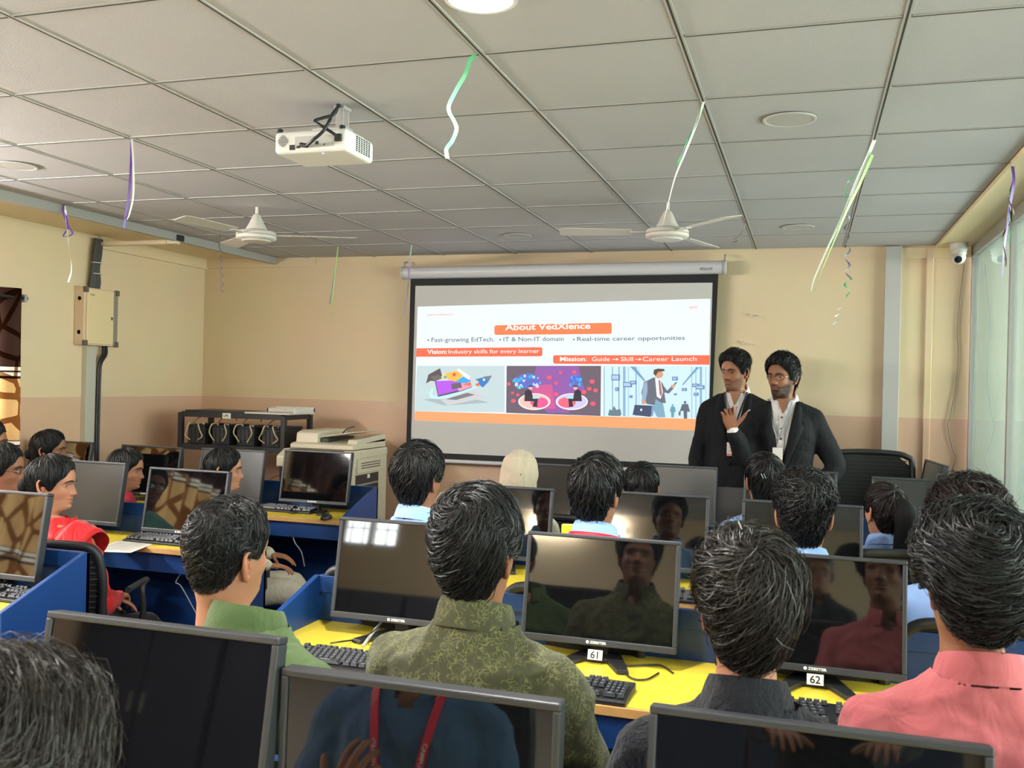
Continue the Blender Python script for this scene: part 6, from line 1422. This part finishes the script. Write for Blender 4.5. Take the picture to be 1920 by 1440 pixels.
M_GL = bpy.data.materials.new('spectacle_lens'); M_GL.use_nodes = True; glass_mat(M_GL, (.95, .93, .98, 1), 1.5)
M_GOLD = mat('gold_wire', rgb(190, 160, 110), .25, metal=1.)
glasses('p2', M_GOLD, M_GL); glasses('teal', M_GOLD, M_GL, .021, .014); glasses('edge', M_BLACK, M_GL)
# headset microphone of the speaker
b = MB(); b.tube(catmull([(-.080, -.012, .125), (-.086, -.004, .11), (-.085, .004, .095), (-.083, .012, .085)], 5), .003, 6); b.ell((-.081, -.01, .10), (.006, .012, .018), 10, 8); head_child('p2', b, 'headset_mic', M_BLACK)
# shirt cuff at the raised hand
X = PEOPLE['p2_x']; a, e, w = X['AR'][1]; u = nrm(w-e); b = MB(); b.tube([w-u*.045, w-u*.012], [.040, .038], 16, cap=False); ob = b.build('shirt_cuff', M_WSH, PEOPLE['p2'], smooth=60); m = ob.modifiers.new('t', 'SOLIDIFY'); m.thickness = .003
# earrings
for key, sx in (('red', 1), ('teal', 1), ('rose', 1), ('cream', 1), ('pony', -1)):
    b = MB(); b.ell((sx*.083, -.016, .066), (.0035, .0035, .004), 8, 6); b.ell((sx*.083, -.016, .056), (.003, .003, .007), 8, 6); head_child(key, b, 'earring', M_GOLD)
b = MB()
for k in range(2): b.tube([(-.040+k*.012, -.105-.012, .150), (-.030+k*.012, -.113-.008, .130)], .0022, 6)
head_child('clip', b, 'hair_clip', M_ALU)
b = MB(); b.tube([(.012*math.cos(a), -.128, .105+.007*math.sin(a)) for a in np.linspace(0, 6.28, 13)[:-1]], .002, 6, True); head_child('dark', b, 'hair_ring', M_ALU)
# headscarf
X = PEOPLE['scarf_x']; b = MB(); b.ell((0, -.012, .120), (.093, .120, .128), 28, 20); b.ell((0, -.09, .17), (.05, .05, .06), 16, 12)
ring_loft(b, [((0, -.02, z), (rx, 0, 0), (0, ry, 0)) for z, rx, ry in ((.10, .088, .112), (.0, .086, .098), (-.06, .098, .096), (-.11, .150, .112), (-.16, .195, .130), (-.26, .20, .145))])
v, f, n = remesh(b, .010, 5); v = fold_disp(v, n, 77, .004, 30, (1.6, 1.6, .5)); hole = (v[:, 1] > .062) & (v[:, 2] > .0) & (v[:, 2] < .175) & (np.abs(v[:, 0]) < .06)
keep = [q for q in f if not any(hole[i] for i in q)]; me = np_mesh('headscarf', head_xf(v, X['horg'], X['Rh'], X['HS']), keep); so = mk('headscarf', me, M_SCARF, PEOPLE['scarf'])
for x, z in ((.045, .150), (.052, .146), (.062, .125)):
    b = MB(); b.ell((x, -.108+.25*(x-.04), z), (.003, .003, .004), 8, 6); head_child('scarf', b, 'scarf_pin', M_BLACK)
# red lanyard of the boy
X = PEOPLE['boy_b_x']; S = X['S']; b = MB(); V = []; n = 30
for i in range(n+1):
    a = .5+(2*math.pi-1.0)*i/n
    for r, z in ((.093, .0), (.089, .020)): V.append(X['hip']+X['Rl']@np.array((r*math.sin(a), r*1.0*math.cos(a)-.016, .526+z+.018*-math.cos(a)))*S)
b.add(V, [(2*i, 2*i+2, 2*i+3, 2*i+1) for i in range(n)]); ly = b.build('lanyard', mat('lanyard_red', rgb(214, 30, 58), .5), PEOPLE['boy_b'], smooth=180); m = ly.modifiers.new('t', 'SOLIDIFY'); m.thickness = .002; m.offset = 1
# sari fold over the shoulder
X = PEOPLE['red_x']; S = X['S']; hip = X['hip']; b = MB()
P = [hip+X['Rl']@np.array(p_)*S for p_ in ((-.10, .125, .20), (-.02, .135, .34), (.10, .10, .46), (.155, .0, .515), (.15, -.09, .45), (.13, -.135, .30), (.10, -.15, .12))]
P = catmull(P, 6); V = []
for i, c in enumerate(P):
    d = nrm(np.array((.8, .25, -.35)));
    for k in range(7): V.append(c+d*(k-3)*.020+np.array((0, 0, .004*(k % 2)))+nrm(c-(hip+np.array((0, 0, .3))))*(.006+.006*(k % 2)))
F = [(i*7+j, i*7+j+1, (i+1)*7+j+1, (i+1)*7+j) for i in range(len(P)-1) for j in range(6)]; b.add(V, F); so = b.build('sari_fold', M_RED, PEOPLE['red'], smooth=180); m = so.modifiers.new('t', 'SOLIDIFY'); m.thickness = .003
# lanyard of the person in the bottom left corner
def front_lanyard(key, words):
    X = PEOPLE[key+'_x']; t = PEOPLE[key]; S = X['S']
    for s in (-1, 1):
        zz = np.linspace(.16, .54, 16); V = []
        for z in zz:
            x = s*np.interp(z, [.16, .45, .52, .54], [.010, .060, .075, .075])
            for dx in (-.0095, .0095): V.append(X['hip']+X['Rl']@np.array((x+dx, torso_y(x+dx, z, .012, 1.)+.010, z))*S)
        b = MB(); b.add(V, [(2*i, 2*i+1, 2*i+3, 2*i+2) for i in range(15)]); ob = b.build('lanyard', mat('lanyard_red', rgb(214, 30, 58), .5), t); m = ob.modifiers.new('t', 'SOLIDIFY'); m.thickness = .0015
        v, f = text_mesh(words, .0125, .0002); b = MB(); L = v[:, 0].max()
        def mp(p_):
            z = .20+.24*p_[0]/L if s < 0 else .44-.24*p_[0]/L; x = s*np.interp(z, [.16, .45, .52], [.010, .060, .075]); dz = -s*0; x2 = x+(p_[1]-.004)*(-1 if s < 0 else 1)
            return X['hip']+X['Rl']@np.array((x2, torso_y(x2, z, .012, 1.)+.0125, z))*S
        b.add([mp(p_) for p_ in v], f); b.build('lettering', M_LOGO, ob)
    v, f = text_mesh('OMEGA', .022, .0006); b = MB(); b.add([X['hip']+X['Rl']@np.array((-.06-p_[0], torso_y(-.06-p_[0], .34+p_[1], .012, 1.)+.006, .34+p_[1]))*S for p_ in v], f); b.build('chest_lettering', M_BLACK, t)
front_lanyard('corner', 'CAMPUS CONNECT & BE CONNECTED')
person('photographer', 'standing person in black clothes behind the camera, seen only as a reflection', 960, 500, -.55, None, yaw=0, skin='b', S=1.02, standing=True, legs='stand', hair=dict(top=.025, side=.01, back=.015), smat=M_BLACKSH, collar_mat=M_BLACKSH, pmat=M_BLACKT, zfix=.92, lean=0., face=True)
PEOPLE['photographer'].location = (.10, -.52, 0)

# stitched seams on the backs of the near shirts
def back_seam(key, zc, sag, m, x1=.16, infl=.016, par='shirt'):
    X = PEOPLE[key+'_x']; S = X['S']; so = [c for c in PEOPLE[key].children if c.name.startswith(par)][0]; me = so.data
    co = np.empty(len(me.vertices)*3); me.vertices.foreach_get('co', co); co = co.reshape(-1, 3); pts = []
    for x in np.linspace(-x1, x1, 30):
        z = zc-sag*(x/x1)**2; p = X['hip']+X['Rl']@np.array((x, -.11, z))*S
        d = (co[:, 0]-p[0])**2+(co[:, 2]-p[2])**2+np.where(co[:, 1] > p[1]+.12, 1., 0.); k = np.argsort(d)[:4]; pts.append((p[0], co[k, 1].min()-.0008, p[2]))
    b = MB(); b.tube(catmull(pts, 3), .0016, 5); b.build('seam', m, so, smooth=60)
back_seam('olive', .385, .03, mat('seam_olive', rgb(60, 60, 40), .9)); back_seam('olive', .362, .03, mat('seam_olive', rgb(60, 60, 40), .9))
back_seam('green', .41, .02, mat('seam_green', rgb(60, 78, 44), .9)); back_seam('black', .40, .02, mat('seam_black', rgb(16, 16, 20), .9))
